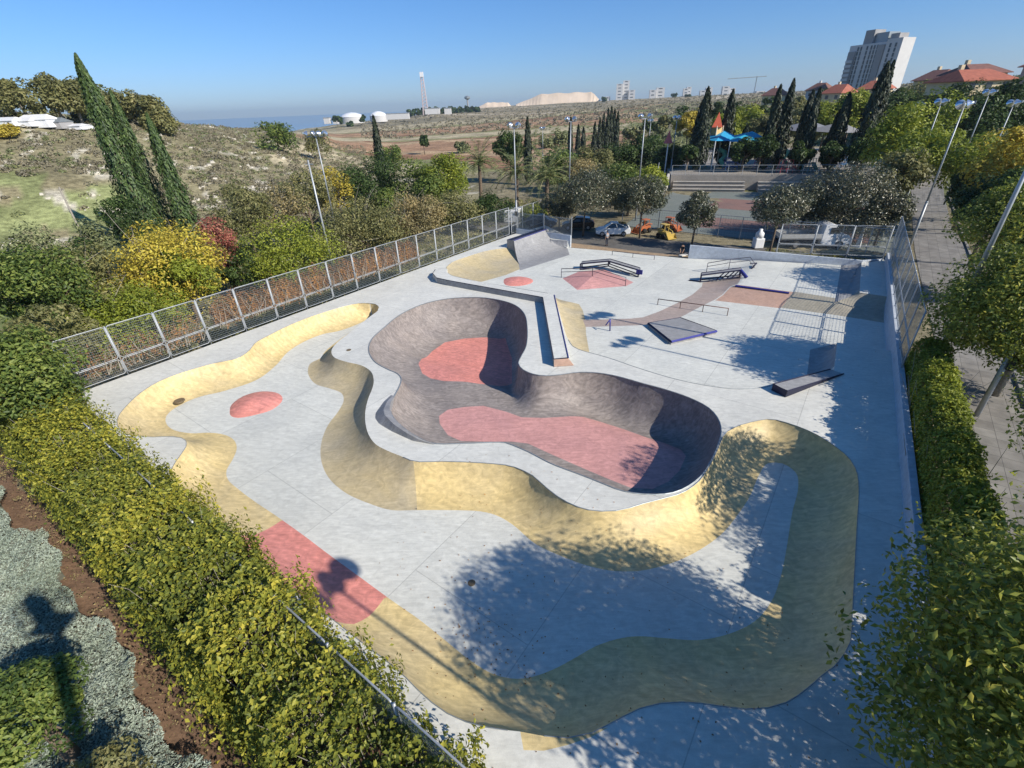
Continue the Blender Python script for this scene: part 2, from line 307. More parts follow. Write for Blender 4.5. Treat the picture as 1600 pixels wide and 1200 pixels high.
# ------------------------------------------------------------------ the skatepark surface
def cr_spline(P, closed, step=.22):
    """Catmull-Rom through world points, resampled; entries flagged sharp break the curve"""
    P = [np.array(p, float) for p in P]; n = len(P); out = []
    segs = n if closed else n-1
    for i in range(segs):
        p1, p2 = P[i], P[(i+1) % n]
        p0 = P[(i-1) % n] if (closed or i > 0) else 2*p1-p2
        p3 = P[(i+2) % n] if (closed or i+2 < n) else 2*p2-p1
        d1 = np.linalg.norm(p1-p0)**.5+1e-6; d2 = np.linalg.norm(p2-p1)**.5+1e-6; d3 = np.linalg.norm(p3-p2)**.5+1e-6
        m1 = (p1-p0)/d1-(p2-p0)/(d1+d2)+(p2-p1)/d2; m2 = (p2-p1)/d2-(p3-p1)/(d2+d3)+(p3-p2)/d3; m1 *= d2; m2 *= d2
        k = max(1, int(np.linalg.norm(p2-p1)/step))
        for j in range(k):
            t = j/k; out.append((2*t**3-3*t**2+1)*p1+(t**3-2*t**2+t)*m1+(-2*t**3+3*t**2)*p2+(t**3-t**2)*m2)
    if not closed: out.append(P[-1])
    return np.array(out)
def poly_w(pts, z): return [G(x, y, z) for x, y in pts]
def inside(Q, P):
    Q = np.asarray(Q); x, y = P[:, 0], P[:, 1]; c = np.zeros(len(P), bool); n = len(Q)
    for i in range(n):
        x1, y1 = Q[i]; x2, y2 = Q[(i+1) % n]
        if y1 == y2: continue
        k = ((y1 > y) != (y2 > y)) & (x < (x2-x1)*(y-y1)/(y2-y1)+x1); c ^= k
    return c
def dist(P, L, closed=False):
    L = np.asarray(L); A = L if closed else L[:-1]; B = np.roll(L, -1, 0) if closed else L[1:]; D = B-A; l2 = (D**2).sum(1)+1e-12; out = np.full(len(P), 1e9)
    for i in range(0, len(P), 4000):
        q = P[i:i+4000]; t = ((q[:, None]-A)*D).sum(2)/l2; t = np.clip(t, 0, 1); e = q[:, None]-(A+t[..., None]*D); out[i:i+4000] = np.sqrt((e**2).sum(2)).min(1)
    return out
ZF, ZS, ZB, ZD = -1.2, -.8, -1.9, -2.6
# channel: outer rim, then the island rim back (pixels of the photograph, on the deck plane)
rimF_out = [(592,480),(586,475),(560,474),(540,478),(512,486),(482,496),(450,509),(420,524),(400,535),(388,549),(370,560),(337,567),(300,577),(262,590),(237,602),(212,620),(195,637),(185,650),(183,662),(190,674),(203,680),(222,682),(240,683),(262,682),(278,683),(288,686),(292,693),(288,703),(278,716),(268,733),(264,750),(268,768),(285,790),(330,828),(400,880),(470,932),(520,968),(550,992),(587,1020),(625,1050),(662,1087),(687,1107),(712,1122),(745,1133),(775,1139),(812,1143)]
rimF_b = []
rimF_c = [(850,1150),(887,1153),(925,1145),(962,1126),(1000,1107),(1032,1099),(1065,1097),(1095,1099),(1130,1104),(1165,1108),(1200,1106),(1228,1098),(1256,1080),(1285,1055),(1305,1040),(1320,1021),(1329,1003),(1332,960),(1335,900),(1339,825),(1342,760),(1338,735),(1325,714),(1300,694),(1270,676),(1237,663),(1205,655),(1172,660),(1152,666),(1137,674)]
rimF_i = [(1129,683),(1120,705),(1107,730),(1092,752),(1066,770),(1032,780),(1005,787),(975,796),(950,799),(920,797),(895,789),(870,775),(850,759),(832,743),(812,733),(797,728),(762,724),(725,722),(690,721),(648,721),(625,712),(605,704),(587,694),(576,679),(571,660),(571,642),(575,624),(582,606),(584,595),(580,581),(565,571),(540,565),(522,558),(518,548),(525,537),(550,517),(575,497),(590,486)]
toeF = [(583,494),(560,506),(530,517),(505,522),(475,534),(450,550),(430,572),(400,594),(350,611),(312,620),(287,630),(270,640),(260,650),(260,662),(272,672),(300,677),(325,676),(350,679),(365,687),(370,700),(364,717),(354,735),(356,749),(372,764),(400,785),(430,805),(475,837),(512,865),(560,900),(612,938),(655,968),(695,1000),(735,1032),(768,1052),(798,1060),(825,1059),(862,1047),(900,1027),(930,1010),(962,999),(995,994),(1040,997),(1090,1000),(1140,990),(1180,970),(1205,940),(1220,900),(1230,850),(1238,800),(1247,762),(1243,738),(1222,724),(1200,724),(1186,742),(1172,775),(1152,805),(1130,832),(1100,855),(1062,875),(1025,887),(1000,892),(975,893),(950,891),(912,882),(875,868),(837,850),(800,819),(775,805),(750,799),(700,797),(650,797),(612,797),(575,786),(540,770),(514,747),(502,720),(502,692),(512,665),(529,642),(537,625),(533,614),(512,606),(495,601),(484,590),(481,578),(486,567),(500,560),(508,549),(530,531),(556,513)]
rimB = [(785,470),(750,465),(700,467),(662,475),(625,492),(600,512),(581,530),(576,547),(585,565),(605,577),(621,584),(627,592),(624,604),(615,621),(609,636),(615,653),(632,670),(652,683),(677,693),(730,693),(790,692),(806,698),(825,706),(862,725),(907,742),(940,755),(962,764),(985,770),(1025,773),(1052,770),(1075,760),(1097,742),(1111,720),(1122,695),(1127,675),(1123,656),(1108,638),(1087,626),(1062,616),(1030,606),(1007,600),(960,587),(925,582),(900,582),(870,586),(847,587),(828,583),(815,576),(810,568),(815,556),(822,542),(824,512),(819,490),(805,477)]
toeB = [(770,526,ZD),(745,526,ZD),(720,529,ZD),(695,535,ZD),(675,549,ZD),(660,566,ZD),(656,582,ZD),(662,597,ZD),(676,612,-2.3),(684,630,-2.0),(684,646,ZB),(686,662,ZB),(698,680,ZB),(715,692,ZB),(745,700,ZB),(790,700,ZB),(830,709,ZB),(862,722,ZB),(912,743,ZB),(950,757,ZB),(985,766,ZB),(1020,764,ZB),(1045,752,ZB),(1062,735,ZB),(1072,712,ZB),(1064,697,ZB),(1040,687,ZB),(1007,677,ZB),(975,665,ZB),(937,654,ZB),(912,648,ZB),(882,651,ZB),(850,653,ZB),(822,651,ZB),(806,640,-2.0),(799,620,-2.3),(796,602,ZD),(797,580,ZD),(797,555,ZD),(789,536,ZD)]
RF = np.vstack([cr_spline(poly_w(rimF_out+rimF_c, 0), False), cr_spline(poly_w(rimF_i, 0), False)])
TF = cr_spline(poly_w(toeF, ZF), True); RB = cr_spline(poly_w(rimB, 0), True, .18); TB = cr_spline([G(*p) for p in toeB], True, .18)
def off(px, py, da, db): return G(px, py, 0)+U2*da+V2*db
# street course: an open rim line, an open toe line and the shared outer points
rimS_l = [(815,385),(806,386),(785,388),(760,392),(730,401),(706,410),(698,417),(698,424),(705,430),(720,434),(752,441),(800,449),(860,459)]
rimS_1 = [(866,462),(876,497),(884,526)]
rimS_2 = [(888,531),(895,541),(907,547),(925,552),(950,559),(1000,576),(1050,591),(1100,602),(1150,608),(1190,606),(1215,600),(1268,589),(1303,578)]
rimS_3 = [(1308,535),(1392,549)]
rimS_4 = [(1391,464),(1343,457),(1346,409)]
sw1 = UV(55.3, 3.1); sw0 = G(1392,549,0)
RS0 = cr_spline([off(868,376,.3,-.8)]+[off(850,368,0,0)]+poly_w(rimS_l, 0), False, .25)
RS_a = np.vstack([RS0, poly_w([(866,462)], 0), cr_spline(poly_w(rimS_1, 0), False, .3), cr_spline(poly_w(rimS_2, 0), False, .3), poly_w(rimS_3, 0)])
RS_b = np.array(poly_w(rimS_4, 0))
TS_a = np.vstack([[off(885,377,.2,-.2)], cr_spline([G(x, y, ZS) for x, y in [(878,388),(845,406),(810,413),(790,420),(760,431),(747,439)]], False, .3), [off(755,441,.45,0), off(800,449,.35,0), off(862,459,.35,.1)], cr_spline([G(x, y, ZS) for x, y in [(880,468),(902,471),(908,480),(911,495),(915,515),(922,549)]], False, .3), [off(925,552,.5,.2), off(1000,576,.7,0), off(1050,591,.7,0), off(1100,602,.7,0), off(1150,608,.7,0), off(1190,606,.7,0), off(1230,597,.5,0)], [G(1266,583,ZS), G(1272,543,ZS)], [off(1310,535,.12,0), off(1392,549,.12,0)]])
TS_b = np.array([G(1386,501,ZS), G(1303,488,ZS), G(1306,470,-.6), G(1316,415,-.4)])
back = [G(1345,414,-.4), G(1250,411,-.4), G(1175,408,-.5), G(1075,404,ZS), G(1000,397,ZS), G(940,391,ZS), G(890,387,ZS)]
PS = np.vstack([RS_a, RS_b, back]); PSF = np.vstack([TS_a, TS_b, back])
P2 = np.array([G(1150,447,-.4), G(1166,431,-.4), G(1180,407,-.4), G(1345,412,-.4), G(1312,473,-.4), G(1238,460,-.4)])
A1 = 49.4
SLAB = np.array([UV(3.05, -35.75)[:2], UV(49.6, -35.75)[:2], off(852,352,0,0), G(890,370,0)*1.0, G(890,387,ZS)]+[tuple(b) for b in back[::-1][1:]]+[UV(55.6, 1.2)[:2], UV(57.2, 2.6)[:2], UV(47, 3.05)[:2], UV(30, 3.8)[:2], UV(20, 4.25)[:2], UV(3.05, 5.0)[:2]])
bumps = [([(359,641),(362,632),(380,619),(405,612),(430,613),(441,620),(440,628),(425,640),(400,648),(372,653),(361,650)], ZF, .38), ([(787,441),(790,435),(808,432),(825,434),(833,438),(829,443),(810,447),(792,446)], ZS, .22)]
PYR = [(879,435),(902,453),(978,447),(990,441),(945,421),(905,424)]
# coloured fields: (polygon in pixels, z used to place it, colour, region)
fields = [
 ('yellow', [(746,435),(700,440),(690,418),(705,405),(760,388),(806,382),(812,414),(790,423)], -.35, 'S'),
 ('qp', [(806,382),(812,416),(890,392),(880,360),(850,352)], -.35, 'S'),
 ('yellow', [(862,458),(884,466),(905,470),(911,480),(915,495),(916,516),(922,549),(924,556),(900,552),(884,532),(874,497)], -.5, 'S'),
 ('brown', [(911,498),(950,497),(985,496),(1005,494),(1030,485),(1060,471),(1083,458),(1097,446),(1098,440),(1160,432),(1152,448),(1140,451),(1118,466),(1090,480),(1065,493),(1040,501),(1010,506),(950,508),(915,509)], -.7, 'S'),
 ('orange', [(1150,448),(1240,460),(1220,478),(1118,466),(1140,451)], -.6, 'S'),
 ('tan', [(1240,460),(1308,471),(1345,455),(1395,462),(1395,500),(1386,502),(1303,489),(1220,478)], -.65, 'S'),
 ('qp', [(1268,540),(1308,530),(1306,583),(1262,588)], -.5, 'S'), ('qp', [(1316,405),(1347,405),(1345,459),(1304,473)], -.45, 'S'),
 ('red', [(400,832,-.9),(437,815,ZF),(470,800,ZF),(640,920,ZF),(600,935,ZF),(575,957,-.8),(550,966,-.3),(524,969,0),(500,990,0),(400,930,0),(310,850,0),(335,840,-.1),(358,838,-.5)], -.6, 'F'),
 ('yellow', [(812,1138),(818,1172),(850,1173),(887,1164),(925,1151),(950,1137),(925,1140),(887,1148),(850,1146)], 0, 'D'),
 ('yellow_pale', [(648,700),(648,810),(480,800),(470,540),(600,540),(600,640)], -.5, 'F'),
 ('red', [(757,527),(725,529),(695,535),(675,549),(660,566),(656,582),(662,597),(675,605),(695,609),(725,610),(750,613),(780,612),(800,600),(800,560),(790,530)], ZD, 'B'),
 ('red_pale', [(686,650),(700,640),(725,636),(755,634),(790,643),(815,652),(850,653),(882,651),(912,648),(937,654),(975,665),(1007,677),(1040,687),(1064,697),(1072,712),(1062,735),(1045,752),(1020,764),(985,762),(950,748),(912,732),(862,710),(825,693),(800,690),(760,690),(720,689),(700,680),(687,662)], ZB, 'B')]
FW = [(c, np.array([G(*(q if len(q) == 3 else (*q, z))) for q in p]), rg) for c, p, z, rg in fields]
BW = [(cr_spline([G(x, y, z) for x, y in p], True, .25), z, h) for p, z, h in bumps]
PW = np.array([G(x, y, ZS) for x, y in PYR]); PAPEX = G(925,432,ZS+.45)
def prof(t, A):
    s = math.sin(A); x = (1-t)*s; return 1-(1-np.sqrt(1-x*x))/(1-math.cos(A))
def zpark(P):
    z = np.zeros(len(P)); reg = np.full(len(P), 'D')
    iF = inside(RF, P); iT = inside(TF, P); q = iF & ~iT
    if q.any():
        a = dist(P[q], RF, True); b = dist(P[q], TF, True); z[q] = ZF*prof(a/(a+b+1e-9), math.radians(66))
    z[iF & iT] = ZF; reg[iF] = 'F'
    iB = inside(RB, P); iT = inside(TB, P); d = P@U2; lf = ZB+(ZD-ZB)*np.clip((d-20.6+.12*(P@V2+20))/2.2, 0, 1); q = iB
    k = np.clip((d-20.2)/2.6, 0, 1); k = k*k*(3-2*k); lf = ZB+(ZD-ZB)*k; z[iB] = lf[iB]; q = iB & ~iT
    if q.any():
        a = dist(P[q], RB, True); b = dist(P[q], TB, True); z[q] = lf[q]*prof(a/(a+b+1e-9), math.radians(74))
    reg[iB] = 'B'
    iS = inside(PS, P); iT = inside(PSF, P); base = np.full(len(P), ZS); dp = np.where(inside(P2, P), 0, dist(P, P2, True)); base = ZS+.4*np.clip(1-dp/1.7, 0, 1)
    z[iS] = base[iS]; q = iS & ~iT
    if q.any():
        a = np.minimum(dist(P[q], RS_a), dist(P[q], RS_b)); b = np.minimum(dist(P[q], TS_a), dist(P[q], TS_b)); z[q] = base[q]*prof(a/(a+b+1e-9), math.radians(62))
    reg[iS] = 'S'
    for L, zz, h in BW:
        i = inside(L, P); r = dist(P[i], L, True); z[i] += h*np.clip(r/r.max() if len(r) else 0, 0, 1)**.75
    i = inside(PW, P)
    if i.any():
        c = PAPEX; zz = np.zeros(i.sum())
        Q = P[i]
        for k in range(len(PW)):
            a, b = PW[k], PW[(k+1) % len(PW)]; det = (a[0]-c[0])*(b[1]-c[1])-(b[0]-c[0])*(a[1]-c[1])
            s = ((Q[:, 0]-c[0])*(b[1]-c[1])-(b[0]-c[0])*(Q[:, 1]-c[1]))/det; t = ((a[0]-c[0])*(Q[:, 1]-c[1])-(Q[:, 0]-c[0])*(a[1]-c[1]))/det
            m = (s >= -1e-6) & (t >= -1e-6); zz[m] = np.maximum(zz[m], .45*np.clip(1-s[m]-t[m], 0, 1))
        z[i] += zz
    return z, reg
def build_park():
    V = []; E = []
    def addline(L, closed=True):
        n = len(V); L = [tuple(p[:2]) for p in L]; V.extend(L); m = len(L)
        for i in range(m-1 if not closed else m): E.append((n+i, n+(i+1) % m))
    for L in (RF, TF, RB, TB, PS, SLAB, P2): addline(L)
    addline(PSF)
    def dens(L, st=.22):
        out = []
        for i in range(len(L)):
            a, b = L[i], L[(i+1) % len(L)]; k = max(1, int(np.linalg.norm(b-a)/st)); out += [a+(b-a)*j/k for j in range(k)]
        return out
    for c, L, r in FW: addline(dens(L))
    for L, z, h in BW: addline(L)
    addline(PW)
    for p in PW: addline([p, PAPEX], False)
    lo = SLAB.min(0); hi = SLAB.max(0)
    # fine grid on the banks, coarser elsewhere
    def grid(st):
        g = np.stack(np.meshgrid(np.arange(lo[0], hi[0], st), np.arange(lo[1], hi[1], st)), -1).reshape(-1, 2); return g+rng.uniform(-.15, .15, g.shape)*st
    g = grid(.17); m = (inside(RF, g) & ~inside(TF, g)) | inside(RB, g) | (inside(PS, g) & ~inside(PSF, g))
    for L, z, h in BW: m |= inside(L, g)
    g = g[m]; g = g[np.minimum.reduce([dist(g, RF, True), dist(g, TF, True), dist(g, RB, True), dist(g, TB, True), dist(g, PS, True), dist(g, PSF, True)]) > .05]
    # extra rows just inside every rim, where the wall is steepest
    rows = []
    for L, k in ((RF, 1), (RB, 1), (PS, 1)):
        D = np.roll(L, -1, 0)-np.roll(L, 1, 0); D /= np.linalg.norm(D, axis=1)[:, None]+1e-9; Nn = np.stack([-D[:, 1], D[:, 0]], 1)
        for s in (.05, .11, -.05, -.11): rows.append(L+Nn*s)
    rows = np.vstack(rows); rows = rows[(inside(RF, rows) | inside(RB, rows) | inside(PS, rows))]
    rows = rows[np.minimum.reduce([dist(rows, RF, True), dist(rows, RB, True), dist(rows, PS, True)]) > .035]
    c = grid(1.2); c = c[inside(SLAB, c)]; c = c[np.minimum.reduce([dist(c, RF, True), dist(c, RB, True), dist(c, PS, True)]) > .4]
    for p in np.vstack([g, rows, c]): V.append(tuple(p))
    vo, eo, fo, _, _, _ = geometry.delaunay_2d_cdt([Vector(p) for p in V], E, [], 0, 1e-4)
    vo = np.array([(v.x, v.y) for v in vo]); fo = np.array([f for f in fo if len(f) == 3]); cen = vo[fo].mean(1)
    ins = inside(SLAB, cen) | inside(PS, cen); fo = fo[ins]; cen = cen[ins]; z, _ = zpark(vo)
    on = np.minimum.reduce([dist(vo, RF, True), dist(vo, RB, True)]) < 1e-3; z[on] = 0
    s_on = np.minimum(dist(vo, RS_a), dist(vo, RS_b)) < 1e-3; z[s_on] = 0
    b_on = (dist(vo, np.array(back)) < 1e-3) & (np.minimum(dist(vo, RS_a), dist(vo, RS_b)) > 1e-3); dp = np.where(inside(P2, vo), 0, dist(vo, P2, True)); z[b_on] = (ZS+.4*np.clip(1-dp/1.7, 0, 1))[b_on]
    F_ = inside(RF, cen); B_ = inside(RB, cen); S_ = inside(PS, cen)
    # parts: name -> (mask, material)
    parts = {}
    lab = np.full(len(fo), 'deck', dtype=object); lab[F_] = 'bank_yellow'; lab[F_ & inside(TF, cen)] = 'channel_floor'; lab[B_] = 'bowl_wall'; lab[S_] = 'street_floor'
    for cc, L, r in FW:
        i = inside(L, cen) & {'F': F_, 'B': B_, 'S': S_, 'D': ~(F_ | B_ | S_)}[r]
        if r == 'F': i &= ~inside(TF, cen)
        lab[i] = r+'_'+cc
    for L, zz, h in BW: lab[inside(L, cen)] = 'bump'
    lab[inside(PW, cen)] = 'pyramid'
    S2 = S_ & ~inside(PSF, cen) & (lab == 'street_floor'); lab[S2] = 'street_floor'
    root = empty('skatepark', UV(25, -16, 0), 'new pale concrete skatepark with yellow banks, dark bowl and red floors', 'skatepark')
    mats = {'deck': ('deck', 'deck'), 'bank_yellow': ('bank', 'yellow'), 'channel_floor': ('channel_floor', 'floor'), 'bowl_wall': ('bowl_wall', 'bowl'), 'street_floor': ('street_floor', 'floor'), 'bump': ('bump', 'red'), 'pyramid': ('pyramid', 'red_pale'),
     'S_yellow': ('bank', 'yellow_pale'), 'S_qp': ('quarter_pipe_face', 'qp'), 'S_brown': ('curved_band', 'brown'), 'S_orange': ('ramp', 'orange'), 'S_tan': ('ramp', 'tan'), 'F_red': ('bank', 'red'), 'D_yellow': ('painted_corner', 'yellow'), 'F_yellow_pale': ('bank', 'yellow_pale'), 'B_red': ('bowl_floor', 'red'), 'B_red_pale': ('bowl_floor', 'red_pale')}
    plab = {'F_red': 'red stretch of bank by the near hedge', 'bank_yellow': 'bright yellow bank round the channel', 'F_yellow_pale': 'dull ochre bank on the left of the island', 'S_yellow': 'pale ochre banks of the street course', 'S_tan': 'tan ramp before the far right corner', 'S_orange': 'orange ramp strip', 'B_red': 'bright red floor of the deep end', 'B_red_pale': 'faded rose floor of the shallow end'}
    groups = []
    for k in sorted(set(lab.tolist())):
        mk = lab == k
        if k == 'bump':
            for L, _z, _h in BW: groups.append((k, mk & inside(L, cen), k))
        elif k == 'S_qp':
            a_, b_ = cen@U2, cen@V2; sel = np.where(b_ < -20, 0, np.where(a_ < 40, 1, 2))
            for q_ in range(3): groups.append((k, mk & (sel == q_), k))
        else: groups.append((k, mk, k))
    for key, mask, _ in groups:
        nm, mt = mats[key]; f = fo[mask]; used, inv = np.unique(f, return_inverse=True); f = inv.reshape(-1, 3)
        pts = np.column_stack([vo[used], z[used]]); a = pts[f]; nz = np.cross(a[:, 1]-a[:, 0], a[:, 2]-a[:, 0])[:, 2]; f[nz < 0] = f[nz < 0][:, ::-1]
        me = bpy.data.meshes.new(nm); me.from_pydata(pts.tolist(), [], f.tolist()); me.polygons.foreach_set('use_smooth', [key not in ('pyramid', 'deck')]*len(f)); me.update()
        o = link(nm, me, MC[mt], root); o.location = -root.location
        if key in plab: o['label'] = plab[key]
    # slab side walls, with the fall to the ground outside
    s = MB(); n = len(SLAB); zz, _ = zpark(SLAB)
    zz[:] = 0
    for i in range(n):
        p, q = SLAB[i], SLAB[(i+1) % n]
        if 4 <= i < 4+len(back)-1: continue
        k = len(s.v); s.v += [(p[0], p[1], 0), (q[0], q[1], 0), (q[0], q[1], -1.6), (p[0], p[1], -1.6)]; s.f.append((k, k+1, k+2, k+3)); s.m.append(0)
    o = s.build('slab_edge', MC['slabside'], root); o.location = -root.location
    # thin dark steel coping line along the rims
    cp = MB()
    def line(L, closed, r=.034, z0=.008):
        L = L[::2]; P = [(x, y, z0) for x, y in L]; P += [P[0]] if closed else []; cp.tube(P, r, 5, cap=False)
    line(RB, True); line(cr_spline(poly_w(rimF_out, 0), False), False, .014, .004); line(cr_spline(poly_w(rimF_c, 0), False), False, .014, .004); line(cr_spline(poly_w(rimF_i[:21], 0), False), False, .02)
    line(cr_spline(poly_w(rimS_2, 0), False), False, .018); line(cr_spline(poly_w(rimS_l[5:], 0), False), False, .018)
    o = cp.build('coping', GALVD, root); o.location = -root.location
    # raised lip at the shallow end of the bowl
    lip = MB(); bo = [(611,617),(600,627),(587,645),(586,653),(592,662),(612,674),(645,689),(677,694.5)]; to = [(614,618),(605,627),(599,640),(601,648),(614,662),(636,677),(655,687),(678,694)]; ti = [(616,619),(611,628),(608.5,638),(614,652),(630,668),(645,678.5),(660,687),(679,693.5)]
    hs = [.02, .16, .34, .4, .4, .3, .16, .02]; n = len(bo)
    B_ = cr_spline(poly_w(bo, 0), False, .3); k = len(B_)
    def rs(L): 
        L = np.array(L, float); s = np.concatenate([[0], np.cumsum(np.linalg.norm(np.diff(L[:, :2], axis=0), axis=1))]); s /= s[-1]; t = np.linspace(0, 1, 40); return np.stack([np.interp(t, s, L[:, j]) for j in range(L.shape[1])], 1)
    A_ = rs([(*G(x, y, 0), 0) for x, y in bo]); Bt = rs([(*G(x, y, h), h) for (x, y), h in zip(to, hs)]); Ct = rs([(*G(x, y, h), h) for (x, y), h in zip(ti, hs)]); Dt = Ct.copy(); Dt[:, 2] = -.25; Dt[:, :2] -= 0
    for i in range(39):
        for X, Y in ((A_, Bt), (Bt, Ct), (Ct, Dt)): lip.add([X[i], X[i+1], Y[i+1], Y[i]], [(0, 1, 2, 3)])
    o = lip.build('raised_lip', MC['qp'], root, smooth=False); o.location = -root.location
    return root
park = build_park()
# ------------------------------------------------------------------ terrain
TR = [0, 30, 60, 80, 100, 130, 170, 230, 320, 450, 700, 1100, 1700, 2600, 4500, 9000, 30000]
TZ = {-900: [-1,-1,-1.5,-2,-1,2,6,10,10,8,4,0,-10,-20,-60,-100,-150],
 -300: [-1,-1,-2,-2.5,2,10,17,18,14,8,0,-20,-60,-90,-120,-150,-200],
 0: [-.6,-.8,-2.5,-3,-.5,8,16.2,17,12,5,-5,-20,-60,-90,-120,-150,-200],
 150: [-.6,-.8,-2.6,-3,-.8,6.5,14.5,15.5,12,5,-5,-20,-60,-90,-120,-150,-200],
 300: [-.6,-.8,-2.6,-3,-1.5,3.5,9,11.8,9,4,-6,-20,-60,-90,-120,-150,-200],
 400: [-.6,-.8,-2.6,-3,-1.8,1.2,5,8.4,8.5,5,-5,-20,-60,-90,-120,-150,-200],
 480: [-.6,-.8,-2.4,-3,-2,-.5,1.2,3.4,3.6,-1,-6,-9,-40,-90,-120,-150,-200],
 530: [-.6,-.8,-2.2,-2.6,-2.2,-1.2,-1,-.5,-1.5,-4,-6,-5,-20,-80,-120,-150,-200],
 600: [-.6,-.8,-1.6,-1.8,-2,-2,-2.4,-3,-4,-5,-5,-1,-12,-60,-120,-150,-200],
 700: [-.6,-.8,-1.2,-1.5,-1.8,-2,-2.4,-3,-3.5,-4,-2,6,13,8,-80,-150,-200],
 800: [-.6,-.85,-.95,-1.2,-1.5,-2,-2.4,-3,-3,-1.5,1,7,15,12,-60,-150,-200],
 900: [-.6,-.85,-.86,-1,-1.2,-1.5,-2,-2,-1,1,4,10,18,14,-60,-150,-200],
 1000: [-.6,-.85,-.86,-.9,-.9,-1,-1,-.5,1,3,8,14,19,14,-60,-150,-200],
 1100: [-.6,-.85,-.86,-.86,-.86,-.6,0,1.2,3.5,6,10,16,21,14,-60,-150,-200],
 1200: [-.6,-.85,-.86,-.86,-.86,-.5,.8,3,6,10,13,18,20,14,-60,-150,-200],
 1300: [-.6,-.85,-.86,-.86,-.86,-.2,1.8,5,9,13,16,18,16,0,-60,-150,-200],
 1450: [-.6,-.85,-.86,-.86,-.8,.6,3,8,13,16,19,20,10,0,-60,-150,-200],
 1650: [-.6,-.6,-.6,-.5,0,2.5,8,14,18,20,22,20,10,0,-60,-150,-200],
 2600: [-.6,-.6,-.6,-.6,-.4,0,0,0,0,0,0,0,0,0,0,-50,-100]}
_tk = sorted(TZ); _ta = np.array([math.atan2(ray(k, 170)[0], ray(k, 170)[1]) for k in _tk]); _tm = np.array([TZ[k] for k in _tk], float)
def vn(x, y, s, seed=0):
    x = x/s+seed*17.3; y = y/s+seed*9.1; return (np.sin(x*1.7+1.3*np.sin(y*1.1))+np.sin(y*2.1+1.7*np.sin(x*.8+2))+np.sin((x+y)*1.3+np.sin(x*2.3)))/3
def terrain(x, y, raw=False):
    x = np.atleast_1d(np.asarray(x, float)); y = np.atleast_1d(np.asarray(y, float)); r = np.hypot(x, y); az = np.arctan2(x, y)
    lr = np.log(r+20); TL = np.log(np.array(TR)+20.0); i = np.clip(np.searchsorted(TL, lr)-1, 0, len(TR)-2); f = np.clip((lr-TL[i])/(TL[i+1]-TL[i]), 0, 1)
    f = np.where(i >= 3, f*f*(3-2*f)*.5+f*.5, f)
    j = np.clip(np.searchsorted(_ta, az)-1, 0, len(_ta)-2); g = np.clip((az-_ta[j])/(_ta[j+1]-_ta[j]), 0, 1); g = g*g*(3-2*g)
    z = (_tm[j, i]*(1-f)+_tm[j, i+1]*f)*(1-g)+(_tm[j+1, i]*(1-f)+_tm[j+1, i+1]*f)*g
    amp = np.clip((r-75)/60, 0, 1)*np.clip((np.abs(az+.05)-.0)/.1+.3, .3, 1); z = z+amp*(.55*vn(x, y, 16, 1)+.25*vn(x, y, 5, 2))*np.clip(1-(az-.35)/.2, .15, 1)
    if raw: return z
    P = np.stack([x, y], 1); ins = inside(SLAB, P); d = np.where(ins, dist(P, SLAB, True), 0); t = np.clip(d/1.6, 0, 1); z = np.where(ins, z*(1-t)-3.8*t, z)
    return z
def tz(x, y): return float(terrain(x, y, True)[0])
